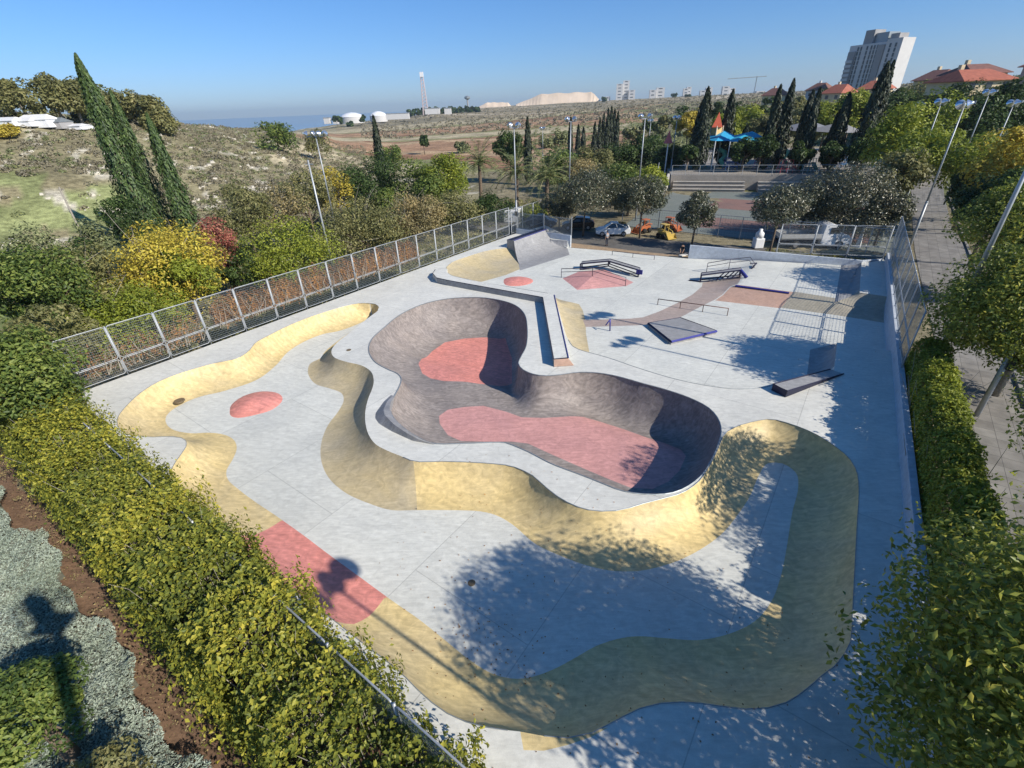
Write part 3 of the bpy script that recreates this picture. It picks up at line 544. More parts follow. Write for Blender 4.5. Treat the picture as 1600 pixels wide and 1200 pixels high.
def mk_ground():
    az = np.concatenate([np.radians(np.arange(-180, -64, 3.0)), np.radians(np.arange(-64, 64, .42)), np.radians(np.arange(64, 180, 3.0))])
    rr = [1.5]
    while rr[-1] < 30000: rr.append(rr[-1]+max(.55, rr[-1]*.021) if rr[-1] < 1800 else rr[-1]*1.08)
    rr = np.array(rr); A, R = np.meshgrid(az, rr); x = (R*np.sin(A)).ravel(); y = (R*np.cos(A)).ravel(); z = terrain(x, y)
    x = np.append(x, 0); y = np.append(y, 0); z = np.append(z, -.6)
    n, m = len(rr), len(az); idx = np.arange(n*m).reshape(n, m); a = idx[:-1]; b = idx[1:]
    q = np.stack([a, np.roll(a, -1, 1), np.roll(b, -1, 1), b], -1).reshape(-1, 4); f = q.tolist()+[[n*m, idx[0, (k+1) % m], idx[0, k]] for k in range(m)]
    me = bpy.data.meshes.new('ground'); me.from_pydata(np.stack([x, y, z], 1).tolist(), [], f); me.polygons.foreach_set('use_smooth', [True]*len(f)); me.update()
    # land cover: colour of the soil / scrub / fields as patches on the land
    c = np.zeros((len(x), 3)); r = np.hypot(x, y); azv = np.arctan2(x, y); px, py = PX(np.stack([x, y, terrain(x, y, True)], 1)); nz = vn(x, y, 30, 3)
    def setc(m_, col): c[m_] = col
    setc(np.ones(len(x), bool), (.22, .19, .12))
    px = px+45*nz+30*vn(x, y, 11, 6); left = (azv < -.05) & (r > 45); setc(left, (.26, .23, .135))
    mead = left & (r > 62) & (r < 122+8*nz) & (px < 250); setc(mead, (.235, .255, .11)); setc(mead & (vn(x, y, 7, 11) > .35), (.27, .235, .135)); setc(mead & (vn(x, y, 12, 13) < -.45), (.17, .20, .075))
    rock = left & (r > 95) & (np.abs(vn(x, y, 9, 5)+.35*vn(x, y, 3, 6)) < .09); setc(rock, (.50, .46, .36))
    st = np.sin(r*.021+2.2*vn(x, y, 160, 8)+azv*6)
    fld = (px > 455) & (px < 1000) & (r > 150) & (r < 780+120*vn(azv*900, azv*300, 60, 2)) & (azv > -.42)
    cols = np.array([(.34, .21, .125), (.42, .30, .18), (.26, .15, .09), (.24, .235, .11), (.42, .36, .23)]); k = np.clip(((st+1)*2.5+.6*nz).astype(int), 0, 4)
    c[fld] = cols[k][fld]
    far = (px > 540) & (r >= 760) & (r < 3000); c[far] = np.where((vn(x, y, 90, 4) > .1)[:, None], (.24, .21, .14), (.30, .25, .16))[far]
    pale = far & (np.abs(vn(x, y, 220, 9)) < .07); c[pale] = (.50, .43, .32)
    midr = (px >= 1000) & (r > 95) & (r < 760); c[midr] = np.where((vn(x, y, 25, 4) > 0)[:, None], (.17, .18, .08), (.24, .21, .13))[midr]
    c[r >= 3000] = (.12, .13, .10)
    a = me.color_attributes.new('cover', 'FLOAT_COLOR', 'POINT'); a.data.foreach_set('color', np.column_stack([c, np.ones(len(c))]).ravel())
    m, t, b = mat_new('ground'); N = t.nodes; L = t.links; b.inputs['Roughness'].default_value = .95; b.inputs['Specular IOR Level'].default_value = .1
    at = N.new('ShaderNodeAttribute'); at.attribute_name = 'cover'; g = N.new('ShaderNodeNewGeometry')
    o = at.outputs['Color']
    for s, lo, hi in ((.09, .75, 1.25), (1.1, .7, 1.3), (7, .78, 1.22)):
        n_ = N.new('ShaderNodeTexNoise'); n_.inputs['Scale'].default_value = s; n_.inputs['Detail'].default_value = 7; L.new(g.outputs['Position'], n_.inputs['Vector'])
        rg = N.new('ShaderNodeMapRange'); rg.inputs[1].default_value = .35; rg.inputs[2].default_value = .65; rg.inputs[3].default_value = lo; rg.inputs[4].default_value = hi; L.new(n_.outputs['Fac'], rg.inputs[0])
        x_ = N.new('ShaderNodeVectorMath'); x_.operation = 'SCALE'; L.new(o, x_.inputs[0]); L.new(rg.outputs[0], x_.inputs['Scale']); o = x_.outputs[0]
    L.new(o, b.inputs['Base Color']); bp = N.new('ShaderNodeBump'); bp.inputs['Strength'].default_value = .6; bp.inputs['Distance'].default_value = .15; L.new(n_.outputs['Fac'], bp.inputs['Height']); L.new(bp.outputs[0], b.inputs['Normal'])
    return tag(link('ground', me, m), kind='structure', label='earth, scrub hillside and brown fields')
mk_ground()
sea = MB(); sea.lathe((0, 0, -100), [(3500, 0), (55000, 0)], 96); m_, t_, b_ = mat_new('sea'); b_.inputs['Base Color'].default_value = (.20, .32, .44, 1); b_.inputs['Roughness'].default_value = .35
tag(sea.build('sea', m_), kind='structure', label='hazy blue sea at the horizon')
# paved surfaces laid on the ground
ASPH = concrete('asphalt', (.155, .145, .13), (.12, .115, .105), swirl=.08, stain=.25, rough=.85)
PAVE = concrete('paving', (.30, .285, .26), (.25, .24, .225), swirl=.05, stain=.12, rough=.8); DIRT = concrete('dirt', (.40, .29, .18), (.33, .24, .16), swirl=.1, stain=.3, rough=.95)
SOIL = concrete('soil', (.21, .13, .08), (.16, .10, .065), swirl=.2, stain=.35, rough=1.0, scale=3); COURT = concrete('court', (.20, .215, .19), (.17, .19, .17), swirl=.04, rough=.8); COURTR = concrete('court_red', (.25, .15, .125), (.21, .135, .115), swirl=.04, rough=.8)
def sheet(name, poly, mat, z=None, lift=.02, label=None, kind='structure', n=1):
    bm = bmesh.new(); vs = [bm.verts.new((p[0], p[1], 0)) for p in poly]; bm.faces.new(vs); bmesh.ops.triangulate(bm, faces=bm.faces)
    if z is None:
        bmesh.ops.subdivide_edges(bm, edges=bm.edges, cuts=6, use_grid_fill=True)
        bmesh.ops.triangulate(bm, faces=bm.faces)
        zz = terrain([v.co.x for v in bm.verts], [v.co.y for v in bm.verts], True)
        for v, q in zip(bm.verts, zz): v.co.z = q+lift
    else:
        for v in bm.verts: v.co.z = z
    bmesh.ops.recalc_face_normals(bm, faces=bm.faces)
    me = bpy.data.meshes.new(name); bm.to_mesh(me); bm.free()
    if me.polygons and me.polygons[0].normal.z < 0: me.flip_normals()
    return tag(link(name, me, mat), label, kind=kind)
sheet('parking_lot', [UV(50.0,-35.5), UV(49.9,-28.3), UV(52.1,-14.3), UV(54.6,-5.2), UV(57.3,2.6), UV(58.5,8), UV(62.5,8), UV(60.5,-5), UV(59,-14), UV(58,-26), UV(59,-37), UV(62,-60), UV(56,-60), UV(52,-40)], ASPH, -.82, label='dusty asphalt car park behind the skatepark')
sheet('dirt_strip', [UV(50.0,-28.4), UV(52.1,-14.4), UV(53.2,-9.5), UV(53.7,-9.8), UV(53.0,-14.6), UV(52.2,-20), UV(52.0,-28.6)], DIRT, -.812, label='strip of sandy earth beside the park')
sheet('sports_court', [UV(63.5,-27), UV(63.5,4.4), UV(107,4.4), UV(93.5,-30.5)], COURT, -.80, label='grey green sports court')
for a0, a1 in ((67, 74), (81, 90)): sheet('court_paint', [UV(a0,-21), UV(a0,1), UV(a1,1), UV(a1,-21)], COURTR, -.795, label='faded red painted part of the sports court')
def brickpath():
    m, t, b = mat_new('brick_path'); N = t.nodes; L = t.links; g = N.new('ShaderNodeNewGeometry'); mp = N.new('ShaderNodeMapping'); mp.inputs['Rotation'].default_value = (0, 0, -PARK_ROT); L.new(g.outputs['Position'], mp.inputs[0])
    br = N.new('ShaderNodeTexBrick'); br.inputs['Scale'].default_value = 1; br.inputs['Brick Width'].default_value = .8; br.inputs['Row Height'].default_value = .8; br.inputs['Mortar Size'].default_value = .012; br.offset = 0
    br.inputs['Color1'].default_value = (.25, .235, .21, 1); br.inputs['Color2'].default_value = (.20, .185, .165, 1); br.inputs['Mortar'].default_value = (.10, .095, .085, 1); L.new(mp.outputs[0], br.inputs[0])
    n_ = N.new('ShaderNodeTexNoise'); n_.inputs['Scale'].default_value = 1.4; n_.inputs['Detail'].default_value = 8; L.new(g.outputs['Position'], n_.inputs['Vector']); r = N.new('ShaderNodeMapRange'); r.inputs[1].default_value = .3; r.inputs[2].default_value = .7; r.inputs[3].default_value = .75; r.inputs[4].default_value = 1.2; L.new(n_.outputs['Fac'], r.inputs[0])
    x = N.new('ShaderNodeVectorMath'); x.operation = 'SCALE'; L.new(br.outputs['Color'], x.inputs[0]); L.new(r.outputs[0], x.inputs['Scale']); L.new(x.outputs[0], b.inputs['Base Color']); b.inputs['Roughness'].default_value = .9; return m
BRICK = brickpath()
sheet('path', [UV(-6,6.9), UV(-6,13.5), UV(20,13.2), UV(45,11.3), UV(56,10), UV(80,8.9), UV(130,9.2), UV(130,4.8), UV(100,5.0), UV(66,5.2), UV(56,5.5), UV(30,6.4)], BRICK, None, .03, label='paved walkway along the right of the park')
sheet('soil_strip', [UV(-1.2,-45), UV(2.9,-45), UV(2.9,5), UV(-6.5,5), UV(-6.2,-9), UV(-3.6,-16), UV(-2.0,-22), UV(-1.4,-30)], SOIL, None, .03, label='bare brown soil below the hedge')
kerb = MB()
for a in np.arange(32, 128, 4.0): kerb.box(UV(a+2, 9.6-.0*a, tz(*UV(a, 9.3)[:2])+.08), (3.98, .18, .16), PARK_ROT)
tag(kerb.build('kerb', PAVE), kind='structure', label='low kerb beside the walkway')
# ------------------------------------------------------------------ walls round the park
def vw(a): return 5.1-.0445*a
w = MB(); w.prism([UV(2.9, vw(3)+.0)[:], UV(57.0, vw(57)), UV(57.0, vw(57)+.28), UV(2.9, vw(3)+.28)], -1.2, .8)
tag(w.build('concrete_wall', MC['wall'], bevel=.02), 'long low pale concrete wall along the right edge of the skatepark', 'wall')
w = MB(); A = G(1075,404,ZS); B = UV(55.45, .9); dirv = (Vector((B.x, B.y, 0))-Vector((A[0], A[1], 0))).normalized(); nrm = Vector((-dirv.y, dirv.x, 0))
C_ = UV(57.4, 2.5)
w.prism([(A[0], A[1]), (B.x, B.y), (C_.x, C_.y), (C_.x+nrm.x*.25, C_.y+nrm.y*.25), (B.x+nrm.x*.25, B.y+nrm.y*.25), (A[0]+nrm.x*.25, A[1]+nrm.y*.25)], -1.2, [.62, .18, .05, .05, .18, .62])
tag(w.build('concrete_wall', MC['wall'], bevel=.02), 'grey concrete back wall behind the rails, lower towards the right', 'wall')
w = MB(); D1 = G3(862,372,0); D2 = G3(891,387,ZS); D1b = UV(50.2,-35.6)
w.prism([D2, UV(50.0,-35.6), UV(50.25,-35.6), (D2.x+.15, D2.y+.2)], -1.2, [.62, .62, .62, .62]); tag(w.build('concrete_wall', MC['wall'], bevel=.02), 'short blue grey concrete wall beside the tall quarter pipe', 'wall')
# ------------------------------------------------------------------ fences
def panel_meshes(L, h0, h1):
    fr = MB(); r = .027
    def ring(z0, z1, x0=.06, x1=L-.06):
        c = .12; fr.tube([(x0, 0, z0+c), (x0, 0, z1-c), (x0+c*.4, 0, z1-c*.3), (x0+c, 0, z1), (x1-c, 0, z1), (x1-c*.4, 0, z1-c*.3), (x1, 0, z1-c), (x1, 0, z0+c), (x1-c*.4, 0, z0+c*.3), (x1-c, 0, z0), (x0+c, 0, z0), (x0+c*.4, 0, z0+c*.3), (x0, 0, z0+c)], r, 6, cap=False)
    hm = h0+(h1-h0)*.33; ring(h0+.06, hm-.04); ring(hm+.04, h1)
    wi = MB(); t = .006
    for z0, z1 in ((h0+.1, hm-.08), (hm+.08, h1-.04)):
        for z in np.arange(z0+.08, z1-.02, .15): wi.box((L/2, 0, z), (L-.14, t*1.6, t*1.6))
        for x in np.arange(.16, L-.1, .10): wi.box((x, 0, (z0+z1)/2), (t, t, z1-z0))
    return fr.mesh(True), wi.mesh()
def fence(name, label, start, ang, n, L, z0, h, kind='fence', slope=0, skip=()):
    root = empty(name, start, label, 'fence'); root.rotation_euler = (0, 0, ang); fm, wm = panel_meshes(L, .06, h); fm.materials.append(GALV); wm.materials.append(GALVD)
    pm = MB().tube([(0, 0, -.9), (0, 0, h+.02)], .04, 8).mesh(True); pm.materials.append(GALV)
    for i in range(n+1):
        if i < n and i not in skip:
            p = bpy.data.objects.new('fence_panel', fm); COL.objects.link(p); p.parent = root; p.location = (i*L, 0, i*slope)
            q = bpy.data.objects.new('wire_mesh', wm); COL.objects.link(q); q.parent = p
        if i-1 in skip and (i in skip or i == n): continue
        p = bpy.data.objects.new('post', pm); COL.objects.link(p); p.parent = root; p.location = (i*L, 0, i*slope)
    return root
fence('wire_fence', 'tall galvanised wire panel fence along the left edge of the skatepark', UV(4.3,-35.95,-.02), PARK_ROT, 17, 2.63, 0, 3.3)
fence('wire_fence', 'galvanised wire panel fence on the long right wall', UV(5.0, vw(5)+.14, .8), PARK_ROT+.0445, 20, 2.6, 0, 3.3, skip=(3, 4, 5, 6, 7, 8, 9))
a0 = UV(54.0,-6.4,.25); a1 = UV(57.2,2.4,.1); fence('wire_fence', 'wire panel fence on the back wall in front of the white van', a0, math.atan2(a1.y-a0.y, a1.x-a0.x), 3, (a1.xy-a0.xy).length/3, 0, 2.9)
fence('wire_fence', 'low wire panel fence sunk in the yellow green hedge at the near edge', UV(2.75,4.2,-1.1), PARK_ROT+math.pi/2, 16, 2.5, 0, 3.35)
fence('wire_fence', 'wire panel fence closing the far left corner beyond the quarter pipe', UV(49.4,-35.9,0), PARK_ROT+.0, 3, 2.5, 0, 3.0)
def pickets():
    s = UV(50.2,-35.4,.6); e = Vector((D2.x+.1, D2.y+.15, .6)); root = empty('picket_fence', s, 'dark fence of thin upright bars above the blue grey wall', 'fence'); d = e-s; L = d.xy.length; root.rotation_euler = (0, 0, math.atan2(d.y, d.x)); b = MB()
    for x in np.arange(.1, L, .13): b.box((x, 0, 1.0), (.025, .025, 1.9))
    b.build('upright_bars', GALVD, root); r = MB(); r.box((L/2, 0, .12), (L, .04, .05)); r.box((L/2, 0, 1.85), (L, .04, .05)); r.build('rail', GALVD, root)
    for x in (0, L*.5, L): MB().box((x, 0, 1.05), (.09, .09, 2.1)).build('post', GALV, root)
pickets()
# ------------------------------------------------------------------ street furniture of the park
def v3(px, py, z): return G3(px, py, z)
def slab(poly, z0, z1): m = MB(); m.prism([(p.x, p.y) for p in poly], z0, z1); return m
# long L ledge
root = empty('long_ledge', v3(848,470,0), 'long L shaped concrete ledge with blue steel edge between bowl and street course', 'ledge'); loc = -root.location; zt = .5
out = [v3(*p, zt) for p in [(676,427),(682,434),(700,438),(848,464.5),(865,561),(888,559),(866,461),(752,440.5),(720,434.5),(705,430.5),(698,425),(699,420),(690,418),(680,421)]]
slab(out, -.3, zt).build('ledge_body', MC['deck'], root, loc=loc, bevel=.015)
sd = MB(); f = [v3(*p, zt) for p in [(682,434),(700,438),(848,464.5),(865,561)]]
for a, b in zip(f[:-1], f[1:]):
    d = (b-a).normalized(); n_ = Vector((d.y, -d.x, 0)); n_ = n_ if n_.dot(Vector((0, -1, 0))-.3*Vector((1, 0, 0))) > 0 else -n_
    sd.add([a+n_*.012+Vector((0, 0, -zt)), b+n_*.012+Vector((0, 0, -zt)), b+n_*.012, a+n_*.012], [(0, 1, 2, 3)])
sd.build('side_face', MC['qp'], root, loc=loc)  # darker grey sheet over the pale body: the near faces' shade put into colour
eg = MB(); eg.tube([v3(*p, zt+.005) for p in [(680,421),(676,427),(682,434),(700,438),(848,464.5),(865,561),(888,559)]], .035, 4); eg.build('steel_edge', NAVY, root, loc=loc)
eg = MB(); eg.tube([v3(*p, zt+.005) for p in [(888,559),(866,461)]], .05, 4); eg.build('steel_edge', BLUE, root, loc=loc)
fm = MB(); fm.add([v3(865.5,561.5,zt-.02), v3(888,559.5,zt-.02), v3(897,571,.02), v3(866,573,.02)], [(0, 1, 2, 3)]); fm.build('end_ramp', MC['orange'], root, loc=loc)
# tall quarter pipe, far left
root = empty('quarter_pipe', v3(850,400,ZS), 'tall grey concrete quarter pipe with navy coping in the far left corner', 'quarter pipe'); loc = -root.location
A, B, C, D = v3(803,376,.9), v3(855,358,.9), v3(812,414.5,ZS), v3(886,387.5,ZS); E_, F_ = v3(792,374.5,.9), v3(848,356,.9); q = MB(); n = 14
for i in range(n+1):
    t = i/n; k = prof(np.array([t]), math.radians(64))[0]; z = .9-1.7*k
    for X, Y in ((A, C), (B, D)): p = X.lerp(Y, t); q.v.append((p.x, p.y, z+.012))
for i in range(n): q.f.append((2*i, 2*i+1, 2*i+3, 2*i+2)); q.m.append(0)
b0 = len(q.v)
for X, Y in ((A, C), (B, D)):
    for i in range(n+1): p = X.lerp(Y, i/n); q.v.append((p.x, p.y, -1.2))
for s_ in (0, 1):
    for i in range(n): q.f.append((2*i+s_, 2*i+2+s_, b0+s_*(n+1)+i+1, b0+s_*(n+1)+i)); q.m.append(0)
q.build('ramp_face', MC['qp'], root, smooth=False, loc=loc); slab([A, B, F_, E_], -1.0, .9).build('platform', MC['qp'], root, loc=loc); slab([A.lerp(E_, .2), B.lerp(F_, .2), F_, E_], .9, .915).build('platform_top', NAVY, root, loc=loc)
MB().tube([A, B], .05, 8).build('coping', BLUE, root, loc=loc)
MB().tube([v3(855,358,.93), v3(863,371,-.1), v3(873,382,-.62), v3(886,387,-.76)], .06, 6).build('side_edge', MC['deck'], root, loc=loc)
# manual pad
root = empty('manual_pad', v3(1060,510,ZS), 'low grey concrete pad with blue steel edges on the street floor', 'manual pad'); loc = -root.location; P_ = [v3(1013,504.5,-.52), v3(1049,533,-.52), v3(1120,516.5,-.52), v3(1063,496,-.68)]
m = MB(); m.prism([(p.x, p.y) for p in P_], -1, [-.52, -.52, -.52, -.70]); m.build('pad', MC['qp'], root, loc=loc)
MB().tube([P_[1]+Vector((0, 0, -.06)), P_[2]+Vector((0, 0, -.06))], .10, 4).build('steel_edge', BLUE, root, loc=loc); MB().tube([P_[0]+Vector((0, 0, -.06)), P_[1]+Vector((0, 0, -.06))], .10, 4).build('steel_edge', NAVY, root, loc=loc); MB().tube([P_[0], P_[3], P_[2]], .03, 4).build('steel_edge', NAVY, root, loc=loc)
# wedge ledge
root = empty('wedge_ledge', v3(1250,600,0), 'dark edged wedge ledge in the tree shade beside the small quarter pipe', 'ledge'); loc = -root.location; Q_ = [v3(1208,600,.4), v3(1230,611,.4), v3(1318,584,.04), v3(1297,577,.04)]
m = MB(); m.prism([(p.x, p.y) for p in Q_], -.3, [.4, .4, .04, .04]); m.build('wedge', MC['qp'], root, loc=loc); MB().tube([Q_[3], Q_[0], Q_[1], Q_[2]], .045, 4).build('steel_edge', NAVY, root, loc=loc)
sd = MB()
for a, b in ((0, 1), (1, 2)):
    p, r_ = Q_[a], Q_[b]; d = (r_-p).normalized(); n_ = Vector((d.y, -d.x, 0)).normalized(); n_ = n_ if n_.y < 0 else -n_; sd.add([Vector((p.x, p.y, .01))+n_*.012, Vector((r_.x, r_.y, .01))+n_*.012, r_+n_*.012, p+n_*.012], [(0, 1, 2, 3)])
sd.build('side_face', NAVY, root, loc=loc)
# open framed ledges
def framed(name, label, pts, feet, width, wdir, bars, endmat=BLUE):
    """pts top line of the near edge (Vectors), feet ground z at each; wdir towards the far edge"""
    root = empty(name, pts[0].copy(), label, 'ledge'); loc = -root.location; wv = wdir*width
    tp = MB()
    for a, b in zip(pts[:-1], pts[1:]): tp.add([a, b, b+wv, a+wv, a-Vector((0, 0, .09)), b-Vector((0, 0, .09)), b+wv-Vector((0, 0, .09)), a+wv-Vector((0, 0, .09))], [(0, 1, 2, 3), (7, 6, 5, 4), (0, 4, 5, 1), (1, 5, 6, 2), (2, 6, 7, 3), (3, 7, 4, 0)])
    tp.build('top_slab', MC['qp'], root, loc=loc)
    fr = MB()
    for o in (Vector(), wv):
        fr.tube([p+o for p in pts], .06, 4); fr.tube([Vector((p.x, p.y, z+.04))+o for p, z in zip(pts, feet)], .06, 4)
        for p, z in zip(pts, feet): fr.tube([p+o, Vector((p.x, p.y, z))+o], .07, 4)
    fr.build('steel_frame', NAVY, root, loc=loc)
    for (t0, t1) in bars:
        a = pts[0].lerp(pts[-1], t0); b = pts[0].lerp(pts[-1], t1); zz = feet[0]+(feet[-1]-feet[0])*t0
        MB().tube([Vector((a.x, a.y, zz+.02)), b-Vector((0, 0, .03))], .055, 4).build('diagonal_bar', NAVY, root, loc=loc)
    return root, loc
wd = Vector((U2[0]*.35-V2[0]*-.1, U2[1]*.9, 0)).normalized()
pk = [v3(907,412,-.15), v3(951,408,.12), v3(998,422,-.1)]
r_, lc = framed('kinked_ledge', 'kinked steel framed ledge over the rose pyramid with a blue end', pk, [ZS, -.42, ZS], .75, wd, [])
MB().box(v3(999,425,-.28), (.12, .62, .42), PARK_ROT).build('end_plate', BLUE, r_, loc=lc)
hb = [v3(1096,430,-.12), v3(1158,422,.25)]
r_, lc = framed('sloped_ledge', 'steel framed sloping ledge with four diagonal bars and a blue end', hb, [ZS, -.45], .7, wd, [(.40, .58), (.53, .71), (.66, .84), (.79, .95)])
e0 = v3(1157,421,.3); MB().tube([e0+Vector((0, 0, -.05)), v3(1167,434,-.35)], .16, 4).build('end_plate', BLUE, r_, loc=lc); MB().tube([v3(1076,438,ZS+.03), v3(1096,440,ZS+.03)], .07, 4).build('ground_strip', NAVY, r_, loc=lc)
c = MB(); c.tube([v3(1149,446.5,-.34), v3(1233,458,-.34)], .09, 4); tag(c.build('curb_edge', BLUE), 'long low blue steel edge along the top of the orange ramp', 'curb')
# rails
STEELR = simple('rail_steel', (.10, .095, .12), .4, .6, .1, 8); RUST = simple('rail_brown', (.13, .075, .06), .5, .4, .1, 8)
def rail(label, pts, posts, group=None, r=.035, mat=STEELR, second=None):
    """pts: rail line; posts: (top, foot)"""
    root = empty('grind_rail', posts[0][1].copy(), label, 'rail', group); loc = -root.location
    MB().tube(pts, r, 8).build('rail_bar', mat, root, True, loc=loc)
    if second: MB().tube([p-Vector((0, 0, second)) for p in pts], r*.8, 8).build('rail_bar', mat, root, True, loc=loc)
    for a, b in posts: MB().tube([a, b], r*.9, 8).build('post', mat, root, True, loc=loc)
    return root
def up(p, h): return p+Vector((0, 0, h))
a, b, c = v3(877,434,ZS), v3(925.5,432,ZS+.42), v3(977,447,ZS); rail('kinked double rail standing over the rose pyramid', [up(a, .9), up(b, .85), up(c, .82)], [(up(a, .9), a), (up(b, .85), b), (up(c, .82), c)], second=.32)
a, b = v3(1027.5,476,ZS), v3(1136,493.5,ZS); ps = [a, a.lerp(b, .335), a.lerp(b, .66), b]; rail('long low brown rail crossing the curved brown band', [up(a, .5), up(b, .62)], [(up(p, .5+.12*i/3), p) for i, p in enumerate(ps)], mat=RUST)
a, b = v3(956.5,398.5,ZS), v3(1022,406,ZS); ps = [a, a.lerp(b, .5), b]; rail('low flat rail at the far edge by the sandy strip', [up(a, .45), up(b, .45)], [(up(p, .45), p) for p in ps])
a, b, c = v3(1103.5,426,ZS), v3(1138.5,420,-.6), v3(1169,416,-.42); d = v3(1178,419,-.42); rail('sloping handrail with two bars beside the framed ledge', [up(a, .95), up(b, .95), up(c, .9), up(d, .45)], [(up(a, .95), a), (up(b, .95), b), (up(d, .45), d)], second=.34)
MB_ = MB(); MB_.tube([v3(1174,420,-.38), v3(1182,411,-.1)], .08, 4); MB_.tube([v3(1172,412,-.1), v3(1182,411,-.1)], .05, 4); tag(MB_.build('rail_stand', NAVY), 'small navy V shaped steel stand at the end of the handrail', 'stand')
p = v3(953,517,ZS); root = rail('small violet bent pole standing alone on the street floor', [up(p, 0), up(p, .95), up(v3(948,510,ZS), .45)], [], mat=BLUE) if False else empty('pole_jam', p, 'small violet bent pole standing alone on the street floor', 'rail')
MB().tube([(0, 0, 0), (-.05, .0, .95)], .05, 8).build('post', BLUE, root, True); MB().tube([(-.05, 0, .93), (-.38, -.1, .5)], .045, 8).build('bent_arm', BLUE, root, True)
# drain covers and lids on the concrete
for px, py, z, r, lb in [(280,626,-.95,.30,'round rusty drain lid on the yellow bank near the far left bend'), (545,547,0,.16,'small grey lid on the island deck'), (737,911,ZF,.14,'tiny dark drain in the floor before the tree shade')]:
    d = MB(); d.lathe(v3(px, py, z+(.0 if z else .0)), [(.001, .03), (r*.8, .03), (r, .022), (r, -.05)], 18); tag(d.build('drain_cover', simple('lid_%d' % px, (.20, .15, .09), .7, .3, .3, 14), smooth=False), lb, 'drain cover')
# ------------------------------------------------------------------ floodlight poles
LENS = simple('lamp_glass', (.55, .62, .68), .12, .2, .05, 3, spec=.8); SILV = simple('reflector_silver', (.72, .75, .78), .22, .85, .05, 5)
def flood(parent, p, yaw, tilt=-.35, s=.33):
    R = Matrix.Rotation(yaw, 3, 'Z')@Matrix.Rotation(math.pi/2-tilt, 3, 'X'); b = MB(); b.lathe(p, [(.01, -s*.9), (s*.35, -s*.85), (s*.5, -s*.45), (s*.85, -s*.1), (s, s*.12), (s*1.04, s*.18)], 14, R=R)
    h = b.build('floodlight', SILV, parent, True); l = MB(); l.lathe(p, [(.001, s*.10), (s*.97, s*.12)], 14, R=R); l.build('lens', LENS, h)
    c = MB(); c.box(Vector(p)+R@Vector((0, 0, -s*.95)), (s*.5, s*.5, s*.6), yaw); c.build('ballast_box', GALVD, h)
def lamp_pole(label, base, h, arm, lamps, group='floodlight poles', yaw=0, s=.33, r=.13, box=True, mat=GALV):
    root = empty('floodlight_pole', base, label, 'light pole', group, yaw); m = MB(); m.tube([(0, 0, -.3), (0, 0, h*.36)], [r, r*.9], 10); m.build('lower_pole', mat, root, True)
    m = MB(); m.tube([(0, 0, h*.36), (0, 0, h)], [r*.72, r*.42], 10); m.lathe((0, 0, h*.36), [(r*1.0, -.08), (r*1.0, .02), (r*.72, .1)], 10); m.build('upper_pole', mat, root, True)
    m = MB(); m.box((0, 0, h), (arm, .09, .09)); m.build('crossarm', mat, root)
    for x, ya in lamps: flood(root, (x, 0, h+.28), ya, s=s)
    if box: MB().box((.0, -r-.1, 3.1), (.42, .25, .5)).build('junction_box', simple('box_black', (.03, .03, .03), .6), root)
    return root
b = G(534,400,-1.6); lamp_pole('floodlight pole with four lamps and a black box behind the left fence', (b[0], b[1], -1.6), 13.4, 2.6, [(-1.25, 2.6), (-.35, 3.3), (.35, 3.0), (1.2, 3.6)], yaw=-.3)
b = G(808,372,-.8); lamp_pole('floodlight pole rising behind the tall quarter pipe', (b[0], b[1], -.8), 12.6, 1.2, [(-.5, 2.8), (.5, 3.5)], yaw=-.1)
b = G(888,350,-.8); lamp_pole('floodlight pole among the dark trees right of the palms', (b[0], b[1], -.8), 12.8, 1.2, [(-.5, 2.8), (.5, 3.5)], box=False)
b = G(993,345,-.8); lamp_pole('floodlight pole behind the glossy trees near the middle', (b[0], b[1], -.8), 12.8, 1.4, [(-.6, 2.8), (.6, 3.5)], box=False)
b = G(1420,388,-.6); lamp_pole('floodlight pole with two white lamps behind the far right fence corner', (b[0], b[1], -.6), 13.0, 1.4, [(-.5, 2.6), (.5, 3.6)], yaw=.3, s=.42, box=False)
lamp_pole('nearest floodlight pole with big bluish lamps at the right edge', UV(33.4, 5.5, -.6), 14.0, 1.7, [(-.75, 2.2), (-.1, 2.6), (.65, 3.3)], yaw=.4, s=.5, r=.17)
lamp_pole('floodlight pole standing by the middle of the right wall', UV(30.0, 7.4, -.6), 12.6, 1.7, [(-.75, 1.9), (0, 2.4), (.75, 2.9)], yaw=.6, s=.45)
lamp_pole('floodlight pole by the near right corner of the park', UV(5.7, 6.7, -.6), 12.6, 1.7, [(-.75, 1.9), (0, 2.4), (.75, 2.9)], yaw=.9, s=.45)
for px, py, tx, ty, dd, lb in [(1446,242,1470,163,88,'floodlight pole with paired lamps before the yellow green trees'), (1430,198,1436,166,120,'distant floodlight pole against the yellow green trees'), (1515,225,1545,148,95,'floodlight pole in front of the dark houseside trees'), (1566,212,1583,165,90,'slim floodlight pole near the right edge of the view'), (1052,275,1058,186,112,'slim floodlight pole left of the playground'), (1015,262,1017,190,150,'thin lamp pole in the scrub behind the glossy trees'), (847,238,848,202,150,'thin lamp pole near the far path')]:
    t = T(tx, ty, dd); z0 = tz(t.x, t.y); lamp_pole(lb, (t.x, t.y, z0), t.z-z0, 1.2, [(-.45, 2.8), (.45, 3.4)], yaw=.1, box=False, s=.42)
t = T(481, 250, 58); z0 = tz(t.x, t.y); root = empty('utility_pole', (t.x, t.y, z0), 'plain pale utility pole left of the four lamp floodlight', 'pole'); MB().tube([(0, 0, 0), (0, 0, t.z-z0)], [.13, .09], 8).build('pole', GALV, root, True); MB().box((0, 0, t.z-z0-.4), (.9, .08, .08)).build('crossarm', GALVD, root)
